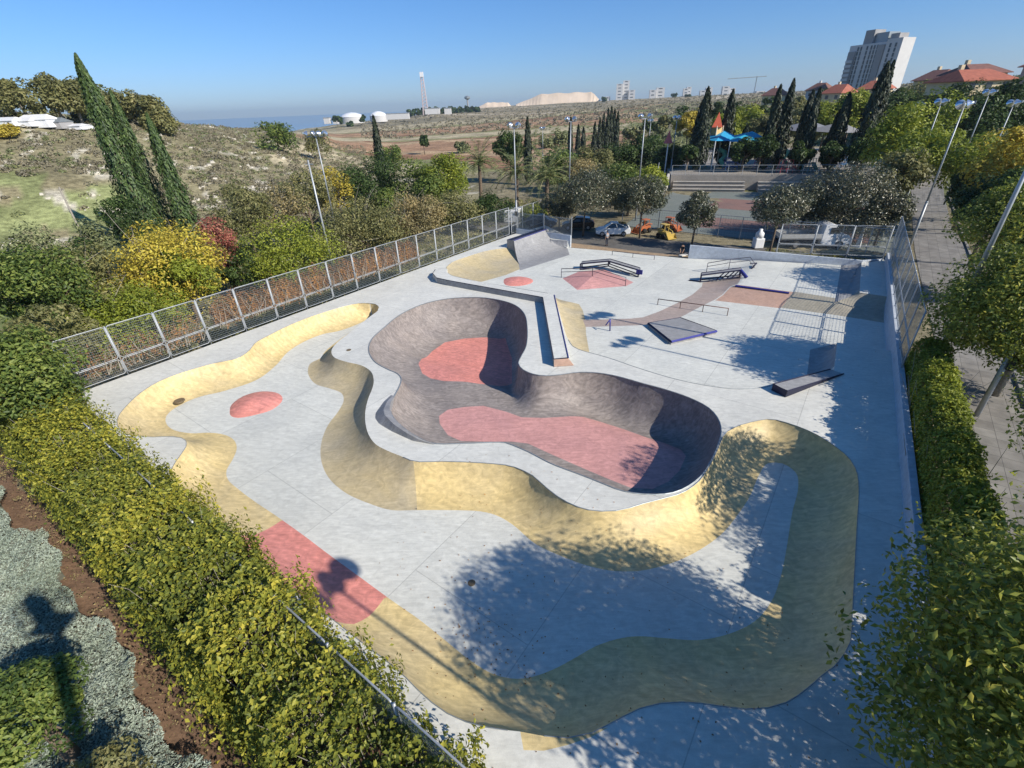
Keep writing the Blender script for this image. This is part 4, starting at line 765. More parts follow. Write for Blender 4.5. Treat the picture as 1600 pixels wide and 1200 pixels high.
t = T(92, 292, 75); z0 = tz(t.x, t.y); root = empty('utility_pole', (t.x, t.y, z0), 'grey wooden utility pole on the green meadow', 'pole'); MB().tube([(0, 0, 0), (0, 0, t.z-z0)], [.12, .08], 8).build('pole', BARKG, root, True); MB().box((0, 0, t.z-z0-.3), (.8, .08, .08)).build('crossarm', BARKG, root)
# boom lift that the view is taken from: its shadow falls on the silver bushes
root = empty('boom_lift', (2.0, -5.5, -.6), 'boom lift with raised work basket at the near edge', 'lift'); yel = simple('lift_paint', (.25, .25, .26), .4); bx = MB(); bk = (-1.75, 4.4, 14.0)
bx.box((bk[0], bk[1], bk[2]-.4), (1.1, .8, .08)); 
for x in (-.55, .55):
    for y in (-.4, .4): bx.box((bk[0]+x, bk[1]+y, bk[2]+.15), (.05, .05, 1.1))
for z in (.2, .68):
    for y in (-.4, .4): bx.box((bk[0], bk[1]+y, bk[2]+z), (1.1, .04, .04))
    for x in (-.55, .55): bx.box((bk[0]+x, bk[1], bk[2]+z), (.04, .8, .04))
bx.box((bk[0]-.1, bk[1], bk[2]+.2), (.55, .35, 1.2)); bx.build('basket', yel, root); MB().tube([(0, 0, 1.4), (bk[0]*.45, bk[1]*.45-.6, 7.5), (bk[0], bk[1], bk[2]-.45)], [.28, .22, .14], 8).build('boom', yel, root, True)
MB().box((0, 0, .9), (2.2, 3.0, 1.0)).build('chassis', yel, root, bevel=.1)
for x in (-1.1, 1.1):
    for y in (-1, 1): MB().lathe((x, y, .45), [(.01, -.15), (.45, -.15), (.45, .15), (.01, .15)], 18, R=Matrix.Rotation(math.pi/2, 3, 'Y')).build('wheel', TYRE, root, True)
# ------------------------------------------------------------------ vehicles
def car(name, label, cat, loc, yaw, prof_, cabin, width, wheels, body, wr=.33, glass=GLASS):
    """prof_: side outline of the body (x forward, z); cabin: side outline of the glasshouse"""
    root = empty(name, loc, label, cat, 'vehicles parked behind the skatepark', yaw); hw = width/2
    def extr(P, w0, w1, zt):
        m = MB(); n = len(P)
        for s in (-1, 1):
            for x, z in P: k = min(max((z-zt[0])/(zt[1]-zt[0]), 0), 1); m.v.append((x, s*(w0+(w1-w0)*k), z))
        for i in range(n): j = (i+1) % n; m.f.append((i, j, n+j, n+i)); m.m.append(0)
        m.f.append(tuple(range(n))[::-1]); m.f.append(tuple(range(n, 2*n))); m.m += [0, 0]; return m
    extr(prof_, hw, hw*.97, (.3, 1.0)).build('body', body, root, bevel=.07)
    if cabin:
        zs = [z for x, z in cabin]; extr(cabin, hw*.93, hw*.74, (min(zs), max(zs))).build('window_band', glass, root, bevel=.04)
        top = [p for p in cabin if p[1] > max(zs)-.06]; x0 = min(p[0] for p in top); x1 = max(p[0] for p in top)
        MB().box(((x0+x1)/2, 0, max(zs)+.012), (x1-x0+.1, hw*1.5, .07)).build('roof', body, root, bevel=.03)
        pil = MB()
        for s in (-1, 1):
            cb = sorted([p for p in cabin if p[1] < min(zs)+.06]); xb0, xb1 = cb[0][0], cb[-1][0]
            for xb, xt in ((xb0, x0), (xb1, x1), ((xb0+xb1)/2-.1, (x0+x1)/2-.1)): pil.tube([(xb, s*hw*.94, min(zs)), (xt, s*hw*.755, max(zs))], .04, 4)
        pil.build('pillar', body, root)
    for x in wheels:
        for s in (-1, 1):
            R = Matrix.Rotation(math.pi/2, 3, 'X'); w_ = MB(); w_.lathe((x, s*(hw-.1), wr), [(.02, -.1), (wr*.6, -.12), (wr*.93, -.12), (wr, -.07), (wr, .07), (wr*.93, .12), (wr*.6, .12), (.02, .1)], 20, R=R); t = w_.build('wheel', TYRE, root, True)
            r = MB(); r.lathe((x, s*(hw+.015), wr), [(.01, .012), (wr*.56, .01), (wr*.6, -.01), (.01, -.012)], 14, R=R); r.build('rim', RIM, t)
    f = max(x for x, z in prof_); b = min(x for x, z in prof_)
    for s in (-1, 1):
        MB().box((f-.1, s*hw*.72, .72), (.12, .34, .14)).build('headlight', LENS, root, bevel=.02); MB().box((b+.06, s*hw*.78, .82), (.1, .26, .2)).build('tail_light', simple('tail_red', (.35, .02, .02), .3), root, bevel=.02)
        MB().box((f-1.25, s*(hw+.1), .98), (.12, .2, .13)).build('mirror', body, root, bevel=.02)
    return root
SUV = [(-2.15,.35),(-2.2,.75),(-2.1,1.05),(-1.7,1.1),(1.0,1.02),(1.75,.9),(2.1,.72),(2.18,.4),(1.7,.28),(-1.8,.28)]; SUVC = [(-2.0,1.05),(-1.6,1.5),(-.6,1.58),(.25,1.53),(1.05,1.02)]
b = G(958,369,-.82); car('white_car', 'white hatchback car parked under the glossy trees', 'car', (b[0], b[1]+.6, -.82), math.pi-.12, SUV, SUVC, 1.8, (-1.35, 1.35), WHITE)
DK = simple('paint_navy', (.02, .028, .06), .25, .3, .05, 2, spec=.6); b = G(848,357,-.8); car('dark_car', 'dark blue car parked behind the picket fence', 'car', (b[0], b[1]+1.6, -.82), -.2, SUV, SUVC, 1.85, (-1.35, 1.35), DK)
b = G(908,362,-.8); car('black_car', 'black car deep in the tree shade left of the white hatchback', 'car', (b[0]-.2, b[1]+1.8, -.82), math.pi-.1, SUV, SUVC, 1.8, (-1.35, 1.35), simple('paint_black', (.012, .012, .014), .25, .3, .05, 2, spec=.6))
b = G(806,352,-.8); car('white_van', 'white van seen through the far left fence', 'van', (b[0], b[1]+4, tz(b[0], b[1]+4)), 1.2, [(-2.3,.35),(-2.3,1.9),(-2.2,2.05),(.9,2.0),(1.7,1.15),(2.3,.95),(2.35,.4),(-1.9,.28)], [(.55,1.2),(.6,1.9),(.95,1.92),(1.55,1.22)], 1.95, (-1.4, 1.5), WHITE)
# white pick-up truck with a flat bed
b = G(1274,388,-.8); yaw = -.14; root = car('pickup_truck', 'white flatbed truck with a white cab behind the back wall fence', 'truck', (b[0]+.3, b[1]+.9, -.82), yaw, [(.1,.45),(.1,1.35),(.2,2.2),(.75,2.32),(1.2,2.2),(1.75,1.45),(2.5,1.25),(2.75,.95),(2.75,.45),(2.2,.35),(.6,.35)], [(.45,1.35),(.55,2.0),(1.1,2.02),(1.6,1.38)], 1.95, (-2.1, 1.8), WHITE, wr=.38)
root.scale = (1.15, 1.15, 1.15)
for s_ in (-1, 1): MB().box((1.15, s_*.985, 1.72), (.85, .04, .52)).build('side_window', GLASS, root)
MB().box((1.62, 0, 1.82), (.05, 1.6, .72), 0, tilt=Matrix.Rotation(-.62, 3, 'Y')).build('windscreen', GLASS, root)
MB().box((-1.75, 0, .95), (3.6, 2.0, .12)).build('flat_bed', simple('bed_dark', (.16, .16, .16), .7), root); sb = MB()
for s in (-1, 1): sb.box((-1.75, s, 1.2), (3.6, .05, .4))
sb.box((-3.55, 0, 1.2), (.05, 2.0, .4)); sb.build('side_board', simple('board_grey', (.42, .42, .40), .6), root); MB().box((-1.4, 0, .62), (4.6, .8, .2)).build('chassis', NAVY, root)
# skid steer loaders
def loader(label, loc, yaw, col):
    root = empty('skid_loader', loc, label, 'loader', 'vehicles parked behind the skatepark', yaw); root.scale = (.78, .78, .78); c = simple('loader_'+label[:6], col, .45, 0, .12, 4); k = simple('loader_black', (.03, .03, .03), .7)
    MB().prism([(-1.1, -.45), (1.0, -.45), (1.0, .45), (-1.1, .45)], .35, [.95, 1.15, 1.15, .95]).build('body', c, root, bevel=.05); m = MB()
    for x in (-.45, .55):
        for y in (-.4, .4): m.box((x, y, 1.55), (.09, .09, .95))
    m.box((.05, 0, 2.05), (1.25, .95, .1)); m.build('cab_frame', c, root, bevel=.02); MB().box((.1, 0, 1.45), (.5, .5, .7)).build('seat', k, root, bevel=.05)
    for s in (-1, 1): MB().tube([(1.05, s*.62, 1.25), (.2, s*.62, 1.5), (-1.1, s*.62, 1.1), (-1.5, s*.62, .5)], .08, 6).build('lift_arm', c, root)
    bk = MB(); bk.add([(-1.5, -.85, .2), (-1.5, .85, .2), (-1.5, .85, .85), (-1.5, -.85, .85), (-2.1, -.85, .12), (-2.1, .85, .12)], [(0, 1, 2, 3), (0, 4, 5, 1), (0, 3, 4), (1, 5, 2)]); bk.build('bucket', c, root)
    for x in (-.55, .55):
        for s in (-1, 1): MB().lathe((x, s*.68, .38), [(.02, -.12), (.38, -.14), (.38, .14), (.02, .12)], 18, R=Matrix.Rotation(math.pi/2, 3, 'X')).build('wheel', TYRE, root, True)
    return root
b = G(1038,372,-.82); loader('yellow skid loader with orange side on the dusty car park', (b[0], b[1]+.3, -.82), 2.0, (.50, .36, .09)); b = G(1010,366,-.82); loader('rust orange loader in the shade beside the white hatchback', (b[0], b[1]+1.2, -.82), .5, (.42, .13, .05)); b = G(1054,366,-.82); loader('bright orange loader behind the yellow one', (b[0], b[1]+2.4, -.82), 2.3, (.42, .13, .05))
b = G(1184,388,-.8); root = empty('water_tank', (b[0], b[1]+.2, -.82), 'stack of white plastic tanks beside the flatbed truck', 'tank'); MB().box((0, 0, .6), (1.0, .9, 1.1)).build('tank_body', WHITE, root, bevel=.08); MB().lathe((0, 0, 1.15), [(.01, 0), (.42, 0), (.45, .5), (.2, .75), (.2, .95), (.01, .97)], 16).build('drum', WHITE, root, True)
b = G(1340,386,-.8); root = empty('traffic_bollard', (b[0], b[1], -.82), 'tall white pointed post right of the flatbed truck', 'post'); MB().lathe((0, 0, 0), [(.35, 0), (.3, .3), (.12, 2.2), (.01, 2.5)], 4).build('post', WHITE, root)
# ------------------------------------------------------------------ people
SKIN = simple('skin', (.42, .26, .18), .6)
def skinned(name, joints, bones, radii, mat, parent):
    me = bpy.data.meshes.new(name); me.from_pydata(joints, bones, []); o = link(name, me, mat, parent); sk_ = o.modifiers.new('skin', 'SKIN'); sk_.use_smooth_shade = True
    for v, r in zip(me.skin_vertices[0].data, radii): v.radius = r if isinstance(r, tuple) else (r, r)
    me.skin_vertices[0].data[0].use_root = True; s = o.modifiers.new('sub', 'SUBSURF'); s.levels = s.render_levels = 2; return o
def head(parent, p, hair, yaw=0):
    m = MB(); R = Matrix.Rotation(yaw, 3, 'Z'); m.lathe(p, [(.001, -.12), (.05, -.10), (.072, -.04), (.08, .03), (.07, .09), (.04, .12), (.001, .13)], 14); 
    m.add([Vector(p)+R@Vector(q) for q in [(.012, .072, .0), (-.012, .072, .0), (0, .105, -.025), (0, .072, .03)]], [(0, 2, 1), (0, 3, 2), (1, 2, 3)]); h = m.build('head', SKIN, parent, True)
    e = MB(); 
    for x in (-.03, .03): e.lathe(Vector(p)+R@Vector((x, .068, .012)), [(.001, -.012), (.012, 0), (.001, .012)], 8)
    e.build('eye', simple('eye_dark', (.02, .02, .02), .3), h)
    g = MB(); g.lathe(Vector(p)+R@Vector((0, -.012, .02)), [(.083, -.02), (.088, .04), (.075, .1), (.04, .125), (.001, .13)], 14); g.build('hair', simple('hair', hair, .8), h, True)
def person(label, loc, yaw, J, shirt, trousers, hair, headp):
    root = empty('person', loc, label, 'person', rz=yaw)
    bones = [(0,1),(1,2),(2,3),(1+1,4),(4,5),(5,6),(2,7),(7,8),(8,9),(0,10),(10,11),(11,12),(12,13),(0,14),(14,15),(15,16),(16,17)]
    rad = [(.14,.1),(.13,.09),(.15,.09),.055,.055,.042,.03,.055,.042,.03,.085,.06,.042,.04,.085,.06,.042,.04]
    skinned('body', J, bones, rad, SKIN, root)
    sb = [(0,1),(1,2),(2,3),(3,4),(2,5),(5,6)]; skinned('shirt', [J[0],J[1],J[2],J[4],J[5],J[7],J[8]], [(0,1),(1,2),(2,3),(3,4),(2,5),(5,6)], [(.165,.125),(.155,.115),(.17,.11),.072,.056,.072,.056], shirt, root)
    skinned('trousers', [J[0],J[10],J[11],J[12],J[14],J[15],J[16]], [(0,1),(1,2),(2,3),(0,4),(4,5),(5,6)], [(.16,.12),.105,.08,.062,.105,.08,.062], trousers, root)
    for i in (13, 17): MB().box(Vector(J[i])+Vector((0, .05, .0)), (.1, .26, .08)).build('shoe', TYRE, root, bevel=.03)
    hn = MB()
    for i, j in ((6, 5), (9, 8)):
        d = (Vector(J[i])-Vector(J[j])).normalized(); s = d.orthogonal().normalized(); p = Vector(J[i]); hn.tube([p, p+d*.09], [.035, .04], 6)
        for k in range(4): q = p+d*.09+s*(k-1.5)*.021; hn.tube([q, q+d*(.05+.01*(k in (1, 2))), q+d*.08+Vector((0, .02, 0))], [.011, .010, .008], 5)
        hn.tube([p+d*.03+s*.035, p+d*.07+s*.065], [.013, .009], 5)
    hn.build('hand', SKIN, root, True); head(root, headp, hair); return root
b = G(948,384,-.82); J = [(0,0,.95),(0,0,1.15),(0,.0,1.38),(0,.01,1.5),(-.19,0,1.38),(-.25,-.02,1.12),(-.26,.05,.88),(.19,0,1.38),(.25,-.02,1.12),(.26,.05,.88),(-.1,0,.88),(-.12,.02,.48),(-.12,-.02,.1),(-.12,.0,.04),(.1,0,.88),(.11,.03,.48),(.12,-.02,.1),(.12,0,.04)]
person('person standing on the sandy strip in a grey shirt and dark trousers', (b[0], b[1], -.82), .6, J, simple('shirt_grey', (.30, .32, .34), .8), simple('trousers_dark', (.05, .055, .07), .8), (.03, .02, .015), (0, .02, 1.65))
b = G(1067,398,-.82); J = [(0,-.18,.72),(0,.0,.90),(0,.22,1.02),(0,.32,1.05),(-.18,.24,.98),(-.2,.36,.72),(-.14,.46,.5),(.18,.24,.98),(.2,.36,.72),(.14,.46,.5),(-.1,-.14,.66),(-.15,.14,.42),(-.14,-.06,.1),(-.14,0,.04),(.1,-.14,.66),(.15,.14,.42),(.14,-.06,.1),(.14,0,.04)]
person('person bending down beside the back wall, dressed in black', (b[0]-.1, b[1], -.82), 2.6, J, simple('shirt_black', (.015, .015, .018), .8), simple('trousers_black', (.02, .02, .022), .8), (.02, .015, .01), (0, .46, 1.12))
m = MB(); m.prism([(-.5, -.25), (.5, -.25), (.5, .25), (-.5, .25)], 0, .12); tag(m.build('cement_bag', simple('bag_pale', (.62, .60, .54), .8), loc=(b[0]-.1, b[1]-.35, -.82), rot=(0, 0, .5), bevel=.05), 'pale flat sack on the ground by the bending person', 'bag')
# ------------------------------------------------------------------ bleachers, playground terrace, houses
STONE = concrete('terrace_stone', (.33, .30, .26), (.27, .25, .22), swirl=.04, rough=.85); TRIM = concrete('step_edge', (.56, .52, .46), (.48, .45, .40), swirl=.03, rough=.8)
A0 = G(1050,300,-.8); B0 = G(1405,304,-.8); dA = Vector((B0[0]-A0[0], B0[1]-A0[1], 0)); LA = dA.length; dA.normalize(); nA = Vector((-dA.y, dA.x, 0)); yawA = math.atan2(dA.y, dA.x); OA = Vector((A0[0], A0[1], 0))
def onA(s, t, z): return OA+dA*s+nA*t+Vector((0, 0, z))
root = empty('bleachers', onA(0, 0, -.8), 'three long concrete bleacher steps with pale edges behind the sports court', 'bleachers'); loc = -root.location
for k in range(3):
    for s0, s1 in ((0, 12.4), (14.6, LA)):
        m = MB(); m.box(onA((s0+s1)/2, 1.0+k*1.0+(3-k)*.0, -.8+.25*(k+1)-.25+.0), (s1-s0, 1.0, .5*(k+1)+.4), yawA); m.build('step', STONE, root, loc=loc)
        m = MB(); m.box(onA((s0+s1)/2, .55+k*1.0, -.8+.5*(k+1)-.04+.0*k), (s1-s0+.02, .35, .09), yawA); m.build('bench_edge', TRIM, root, loc=loc)
tag(MB().prism([onA(-.5, 3.8, 0), onA(LA+4, 3.8, 0), onA(LA+30, 60, 0), onA(-6, 60, 0)], -2, 1.62).build('terrace', STONE), kind='structure', label='raised playground terrace')
m = MB(); m.box(onA(LA/2, 3.6, .35), (LA+1, .3, 2.6), yawA); tag(m.build('retaining_wall', STONE), 'long grey retaining wall above the bleachers', 'wall')
m = MB(); m.add([onA(-1.2, -3, -.9), onA(-.8, 3.8, -.9), onA(-.8, 3.8, 1.9), onA(-1.2, -3, .5), onA(-1.6, -3, -.9), onA(-1.2, 3.8, -.9), onA(-1.2, 3.8, 1.9), onA(-1.6, -3, .5)], [(0, 1, 2, 3), (7, 6, 5, 4), (3, 2, 6, 7), (0, 3, 7, 4), (1, 5, 6, 2)]); tag(m.build('sloping_wall', TRIM), 'sunlit sloping white wall at the left end of the bleachers', 'wall')
def simplefence(label, P, h, col=GALVD, step=2.5, mesh=True):
    root = empty('net_fence', P[0], label, 'fence'); loc = -root.location; r = MB(); g = MB()
    for a, b in zip(P[:-1], P[1:]):
        L = (b-a).length; n = max(1, round(L/step))
        for i in range(n+1): p = a.lerp(b, i/n); MB().tube([p-Vector((0, 0, .4)), up(p, h)], .05, 5).build('post', GALV, root, loc=loc)
        r.tube([up(a, h), up(b, h)], .035, 5); r.tube([up(a, h*.5), up(b, h*.5)], .025, 5); k = int(L/.3)
        for i in range(k): p = a.lerp(b, i/k); g.tube([p, up(p, h)], .007, 3, cap=False)
        for z in np.arange(.15, h, .3): g.tube([up(a, z), up(b, z)], .007, 3, cap=False)
    r.build('rail', GALV, root, loc=loc); g.build('net', col, root, loc=loc); return root
GREENP = simple('green_paint', (.03, .09, .07), .6); simplefence('dark green net fence along the playground terrace', [onA(-.5, 3.9, 1.6), onA(LA+3, 3.9, 1.6)], 1.7, GREENP)
simplefence('grey net fence between the car park and the sports court', [UV(63, -27, -.85), UV(63, 3.5, -.85)], 2.6)
simplefence('net fence climbing left of the bleachers', [G3(1000,325,-.85), onA(-3, -8, -.8), onA(-3, 4, 1.2)], 2.6)
def canopy(label, px, py, z, w, d, h, col, yaw):
    b = G(px, py, z); root = empty('shade_canopy', (b[0], b[1], z), label, 'canopy', 'playground shade canopies', yaw); m = MB(); pk_ = (w*.1, 0, h+1.5); c = [(-w/2, -d/2, h), (w/2, -d/2, h-.3), (w/2, d/2, h), (-w/2, d/2, h+.2)]
    m.add(c+[pk_], [(0, 1, 4), (1, 2, 4), (2, 3, 4), (3, 0, 4), (3, 2, 1, 0)]); m.build('sail', simple('sail_'+label[:5], col, .7), root)
    for q in c: MB().tube([(q[0], q[1], 0), q], .09, 6).build('post', WHITE, root)
canopy('bright blue shade canopy left of the playground cypresses', 1118, 262, 1.62, 7, 6, 5.2, (.03, .30, .52), .3); canopy('turquoise blue shade canopy right of the tall cypress', 1158, 262, 1.62, 8, 6, 5.0, (.03, .33, .50), -.1)
canopy('grey shade canopy between the dark cypresses', 1245, 255, 1.62, 9, 8, 6.2, (.19, .195, .21), .2); canopy('pale grey shade canopy behind the dark cypresses', 1290, 258, 1.62, 8, 7, 6.0, (.24, .235, .23), .3)
def playtower(label, px, py, h, body, roof, dd=0):
    b = G(px, py, 1.62); root = empty('play_tower', (b[0], b[1]+dd, 1.62), label, 'play tower', rz=.4); m = MB()
    for x in (-.8, .8):
        for y in (-.8, .8): m.box((x, y, h/2), (.16, .16, h))
    m.build('tower_frame', simple('tp_'+label[:6], body, .5), root); MB().box((0, 0, h*.45), (1.8, 1.8, .15)).build('platform', GREENP, root); m = MB(); m.box((0, 0, h*.82), (1.5, 1.5, h*.3)); m.build('tower_room', simple('tr_'+label[:6], (.72, .50, .22), .5), root, bevel=.05); m = MB(); m.lathe((0, 0, h*.97), [(1.35, 0), (.5, 1.6), (.02, 2.6)], 4); m.build('roof', simple('rf_'+label[:6], roof, .5), root)
    m = MB(); m.tube([(.9, -.5, h*.45), (1.8, -1.2, h*.38), (1.2, -2.2, h*.28), (.2, -2.2, h*.2), (.4, -3.2, .35)], [.45]*5, 10); m.build('tube_slide', simple('slide_green', (.18, .50, .33), .4), root, True)
playtower('tall play tower with cream walls and orange pointed roof', 1110, 262, 7.6, (.55, .50, .40), (.70, .15, .08)); playtower('play tower with a dark red pointed roof between the cypresses', 1205, 258, 7.0, (.30, .20, .35), (.40, .06, .05))
t = T(1045,215,112); MB_ = MB(); z0 = tz(t.x, t.y); root = empty('play_tower', (t.x, t.y, z0), 'small red cone roof on a post left of the playground', 'play tower'); MB().tube([(0, 0, 0), (0, 0, t.z-z0-1)], .12, 6).build('post', WHITE, root); MB().lathe((0, 0, t.z-z0-1), [(1.0, 0), (.5, .9), (.02, 2.3)], 8).build('roof', simple('cone_red', (.62, .14, .12), .5), root)
for px, py, c, lb in [(1085,263,(.05,.35,.30),'green climbing frame beside the play tower'), (1140,266,(.10,.16,.45),'blue and white climbing frame under the canopy'), (1185,266,(.35,.10,.30),'purple climbing frame right of the turquoise canopy'), (1225,270,(.45,.08,.10),'red and white seesaw frame behind the net fence'), (1262,268,(.10,.35,.38),'teal climbing frame between two cypresses'), (1315,262,(.07,.20,.42),'blue play boat near the white chair slide'), (1368,262,(.10,.30,.40),'light blue slide frame at the right end of the playground')]:
    b = G(px, py, 1.62); root = empty('climbing_frame', (b[0], b[1], 1.62), lb, 'climbing frame', 'playground equipment', random.random()); m = MB()
    for x in (-1.2, 0, 1.2):
        for y in (-.6, .6): m.tube([(x, y, 0), (x*.8, y*.8, 2.2)], .06, 6)
    for z in (.7, 1.4, 2.2): m.tube([(-1.1, .55, z), (1.1, .55, z)], .05, 6); m.tube([(-1.1, -.55, z), (1.1, -.55, z)], .05, 6)
    m.build('frame', simple('cf%d' % px, c, .5), root); MB().box((0, 0, 1.3), (1.5, 1.0, .1)).build('deck', simple('cd%d' % px, (.5, .5, .48), .5), root); m = MB(); m.add([(1.1, -.4, 1.5), (1.1, .4, 1.5), (2.8, .4, .15), (2.8, -.4, .15), (1.1, -.4, 1.4), (1.1, .4, 1.4), (2.8, .4, .05), (2.8, -.4, .05)], [(0, 3, 2, 1), (4, 5, 6, 7), (0, 4, 7, 3), (1, 2, 6, 5)]); m.build('slide', simple('cs%d' % px, (min(c[0]*2+.1, .8), min(c[1]*1.6+.1, .8), c[2]*1.3+.1), .4), root)
CREAM = simple('render_cream', (.60, .50, .33), .85, 0, .08, .6); TILE = simple('roof_tile_red', (.36, .12, .075), .8, 0, .2, 1.2); TILED = simple('roof_tile_brown', (.20, .10, .08), .8, 0, .2, 1.2); RWH = simple('render_white', (.60, .585, .56), .8, 0, .05, .5); BG = simple('render_grey', (.33, .32, .31), .8, 0, .08, .5); PANE = simple('window_dark', (.04, .05, .06), .2, 0, .1, 1, spec=.6)
def house(label, pl, pr, pyb, dl, dr, hw, hr, depth=9, tile=TILE, wall=CREAM):
    """front corners at pixels (pl, pyb),(pr, pyb) and distances dl, dr"""
    a = T(pl, pyb, dl); b = T(pr, pyb, dr); z = min(a.z, b.z)-1.5; a.z = b.z = z; d = b-a; L = d.length; root = empty('house', a, label, 'house', 'houses on the ridge', math.atan2(d.y, d.x))
    MB().box((L/2, depth/2, hw/2), (L, depth, hw)).build('wall', wall, root)
    m = MB(); e = .7; m.add([(-e, -e, hw), (L+e, -e, hw), (L*.82, depth*.5, hw+hr), (L*.18, depth*.5, hw+hr), (-e, depth+e, hw), (L+e, depth+e, hw), (-e, -e, hw-.15), (L+e, -e, hw-.15), (L+e, depth+e, hw-.15), (-e, depth+e, hw-.15)], [(0, 1, 2, 3), (1, 5, 2), (5, 4, 3, 2), (4, 0, 3), (6, 7, 1, 0), (7, 8, 5, 1), (8, 9, 4, 5), (9, 6, 0, 4), (9, 8, 7, 6)]); rf = m.build('roof', tile, root)
    MB().box((L*.3, depth*.6, hw+hr), (.8, .8, 1.8)).build('chimney', wall, rf)
    for i in range(max(2, int(L/3.2))):
        x = (i+.6)*L/max(2, int(L/3.2)); w_ = MB(); w_.box((x, -.03, hw*.55), (1.3, .1, 1.3)); w_.build('window', PANE, root)
house('large house with a long red tiled roof on the right ridge', 1505, 1582, 131, 150, 158, 2.4, 2.1); house('house with a brown roof behind the long red roof', 1518, 1572, 121, 172, 178, 2.6, 2.0, tile=TILED); house('dark roofed house at the right edge of the view', 1592, 1660, 122, 165, 160, 4.0, 2.2, tile=TILED, wall=BG)
house('terraced house with red roof left of the large house', 1462, 1500, 139, 180, 178, 2.4, 2.0); house('cream gabled house with a brown roof on the ridge', 1425, 1462, 136, 215, 210, 3.4, 2.6, tile=TILED); house('small red roofed house below the apartment tower', 1283, 1312, 152, 260, 255, 3, 3); house('low red roofed house in front of the tower foot', 1340, 1375, 146, 235, 232, 3, 2.5); house('small house at the left foot of the ridge', 1190, 1212, 158, 300, 296, 4, 3, tile=TILED)
house('pale villa with brown roof between ridge trees', 1258, 1280, 150, 310, 305, 4, 3, tile=TILED, wall=RWH)
# apartment tower
a = T(1313,132,300); b = T(1388,138,285); a.z = b.z = min(a.z, b.z)-6; d = b-a; L = d.length; root = empty('apartment_building', a, 'tall stepped white and grey apartment building on the right skyline', 'apartment building', rz=math.atan2(d.y, d.x)); Ht = T(1330,72,300).z-a.z; Hb = T(1400,52,285).z-a.z; dp = 10
MB().box((L*.36, dp/2, Ht/2), (L*.72, dp, Ht)).build('main_block', RWH, root); MB().box((L*.86, dp*.32, Hb*.47), (L*.28, dp*.7, Hb*.94)).build('tall_block', RWH, root)
MB().box((L*.08, -.2, Ht*.45), (L*.14, .8, Ht*.9)).build('side_bay', BG, root); MB().box((L*.64, -.2, Ht*.48), (L*.12, .8, Ht*.96)).build('side_bay', BG, root)
MB().box((L*.30, dp*.4, Ht+2.5), (L*.18, dp*.6, 5)).build('roof_room', BG, root); MB().box((L*.52, dp*.5, Ht+1.8), (L*.24, dp*.6, 3.6)).build('roof_room', GALVD, root); MB().box((L*.78, dp*.4, Hb*.97), (L*.16, dp*.5, Hb*.09)).build('roof_room', BG, root)
nf = 11
for k in range(nf):
    z = 3+k*(Ht-4)/nf
    for x in (.18, .24, .36, .44, .50, .56): MB().box((L*x, -.02, z+1.2), (L*.028, .25, 1.5)).build('window', PANE, root)
    if k < 9: MB().box((L*.08, -.75, z+.2), (L*.13, .6, 1.0)).build('balcony', RWH, root)
    for x in (.80, .90): MB().box((L*x, -dp*.03-.02, z+1.2), (L*.03, .25, 1.4)).build('window', PANE, root)
# far white towers on the skyline
def block(label, px, pyb, pyt, wpx, dist_, parts, cat='apartment building', mat=RWH):
    t = T(px, pyb, dist_); tt = T(px, pyt, dist_); h = tt.z-t.z+8; w_ = wpx*(t-cam.location).length*.80/F; t.z -= 8; root = empty('apartment_block', t, label, cat, 'white blocks on the far skyline', -.2)
    for i, (x, ww, hh) in enumerate(parts):
        o = MB().box((w_*x, w_*.2*(i % 2), h*hh/2), (w_*ww, w_*.5, h*hh)).build('tower_section', mat, root); n = max(2, int(h*hh/7)); g = MB()
        for k in range(n): g.box((w_*x, w_*.2*(i % 2)-w_*.25, (k+.7)*h*hh/n), (w_*ww*.45, .6, h*hh/n*.22))
        g.build('window_row', PANE, o)
block('cluster of tall white towers on the far skyline', 976, 160, 126, 30, 1500, [(-.32, .34, .88), (.02, .34, 1.0), (.34, .34, .62)]); block('broad white block right of the tall tower cluster', 1026, 153, 137, 24, 1500, [(-.3, .4, .85), (.2, .55, 1)]); block('cream block on the far skyline with a tree beside it', 1070, 153, 136, 16, 1500, [(0, .5, .9), (.3, .45, 1)]); block('low white block before the red crane', 1102, 152, 137, 20, 1500, [(-.25, .45, .8), (.2, .5, 1)]); block('pale grey block under the crane jib', 1136, 150, 135, 20, 1500, [(-.2, .5, 1), (.3, .45, .85)]); block('small white houses row right of the crane', 1172, 150, 143, 40, 1400, [(-.35, .2, .8), (-.05, .25, .6), (.3, .3, 1)])
block('small white block at the left of the skyline towers', 948, 159, 151, 12, 1500, [(0, .9, 1)])
t = T(1178,146,1300); root = empty('tower_crane', t, 'thin tower crane on the skyline above the blocks', 'crane'); m = MB(); hh = T(1178,119,1300).z-t.z; m.tube([(0, 0, -8), (0, 0, hh)], 1.0, 4); m.build('mast', GALVD, root); MB().tube([(-62, 0, hh-3), (20, 0, hh-1)], .7, 4).build('jib', GALVD, root)
t = T(665,174,1000); root = empty('lattice_mast', t, 'tall red and white lattice radio mast on the far hill', 'mast'); hh = T(661,112,1000).z-t.z; m = MB()
for s in ((-1, -1), (1, -1), (1, 1), (-1, 1)): m.tube([(s[0]*4.5, s[1]*4.5, -6), (s[0]*1.8, s[1]*1.8, hh)], .5, 4)
for k in range(12):
    z = hh*k/12; w_ = 4.5-2.7*k/12; z2 = hh*(k+1)/12; m.tube([(-w_, -w_, z), (w_, -w_, z2)], .3, 3); m.tube([(w_, -w_, z), (-w_, -w_, z2)], .3, 3); m.tube([(-w_, w_, z), (w_, w_, z2)], .3, 3)
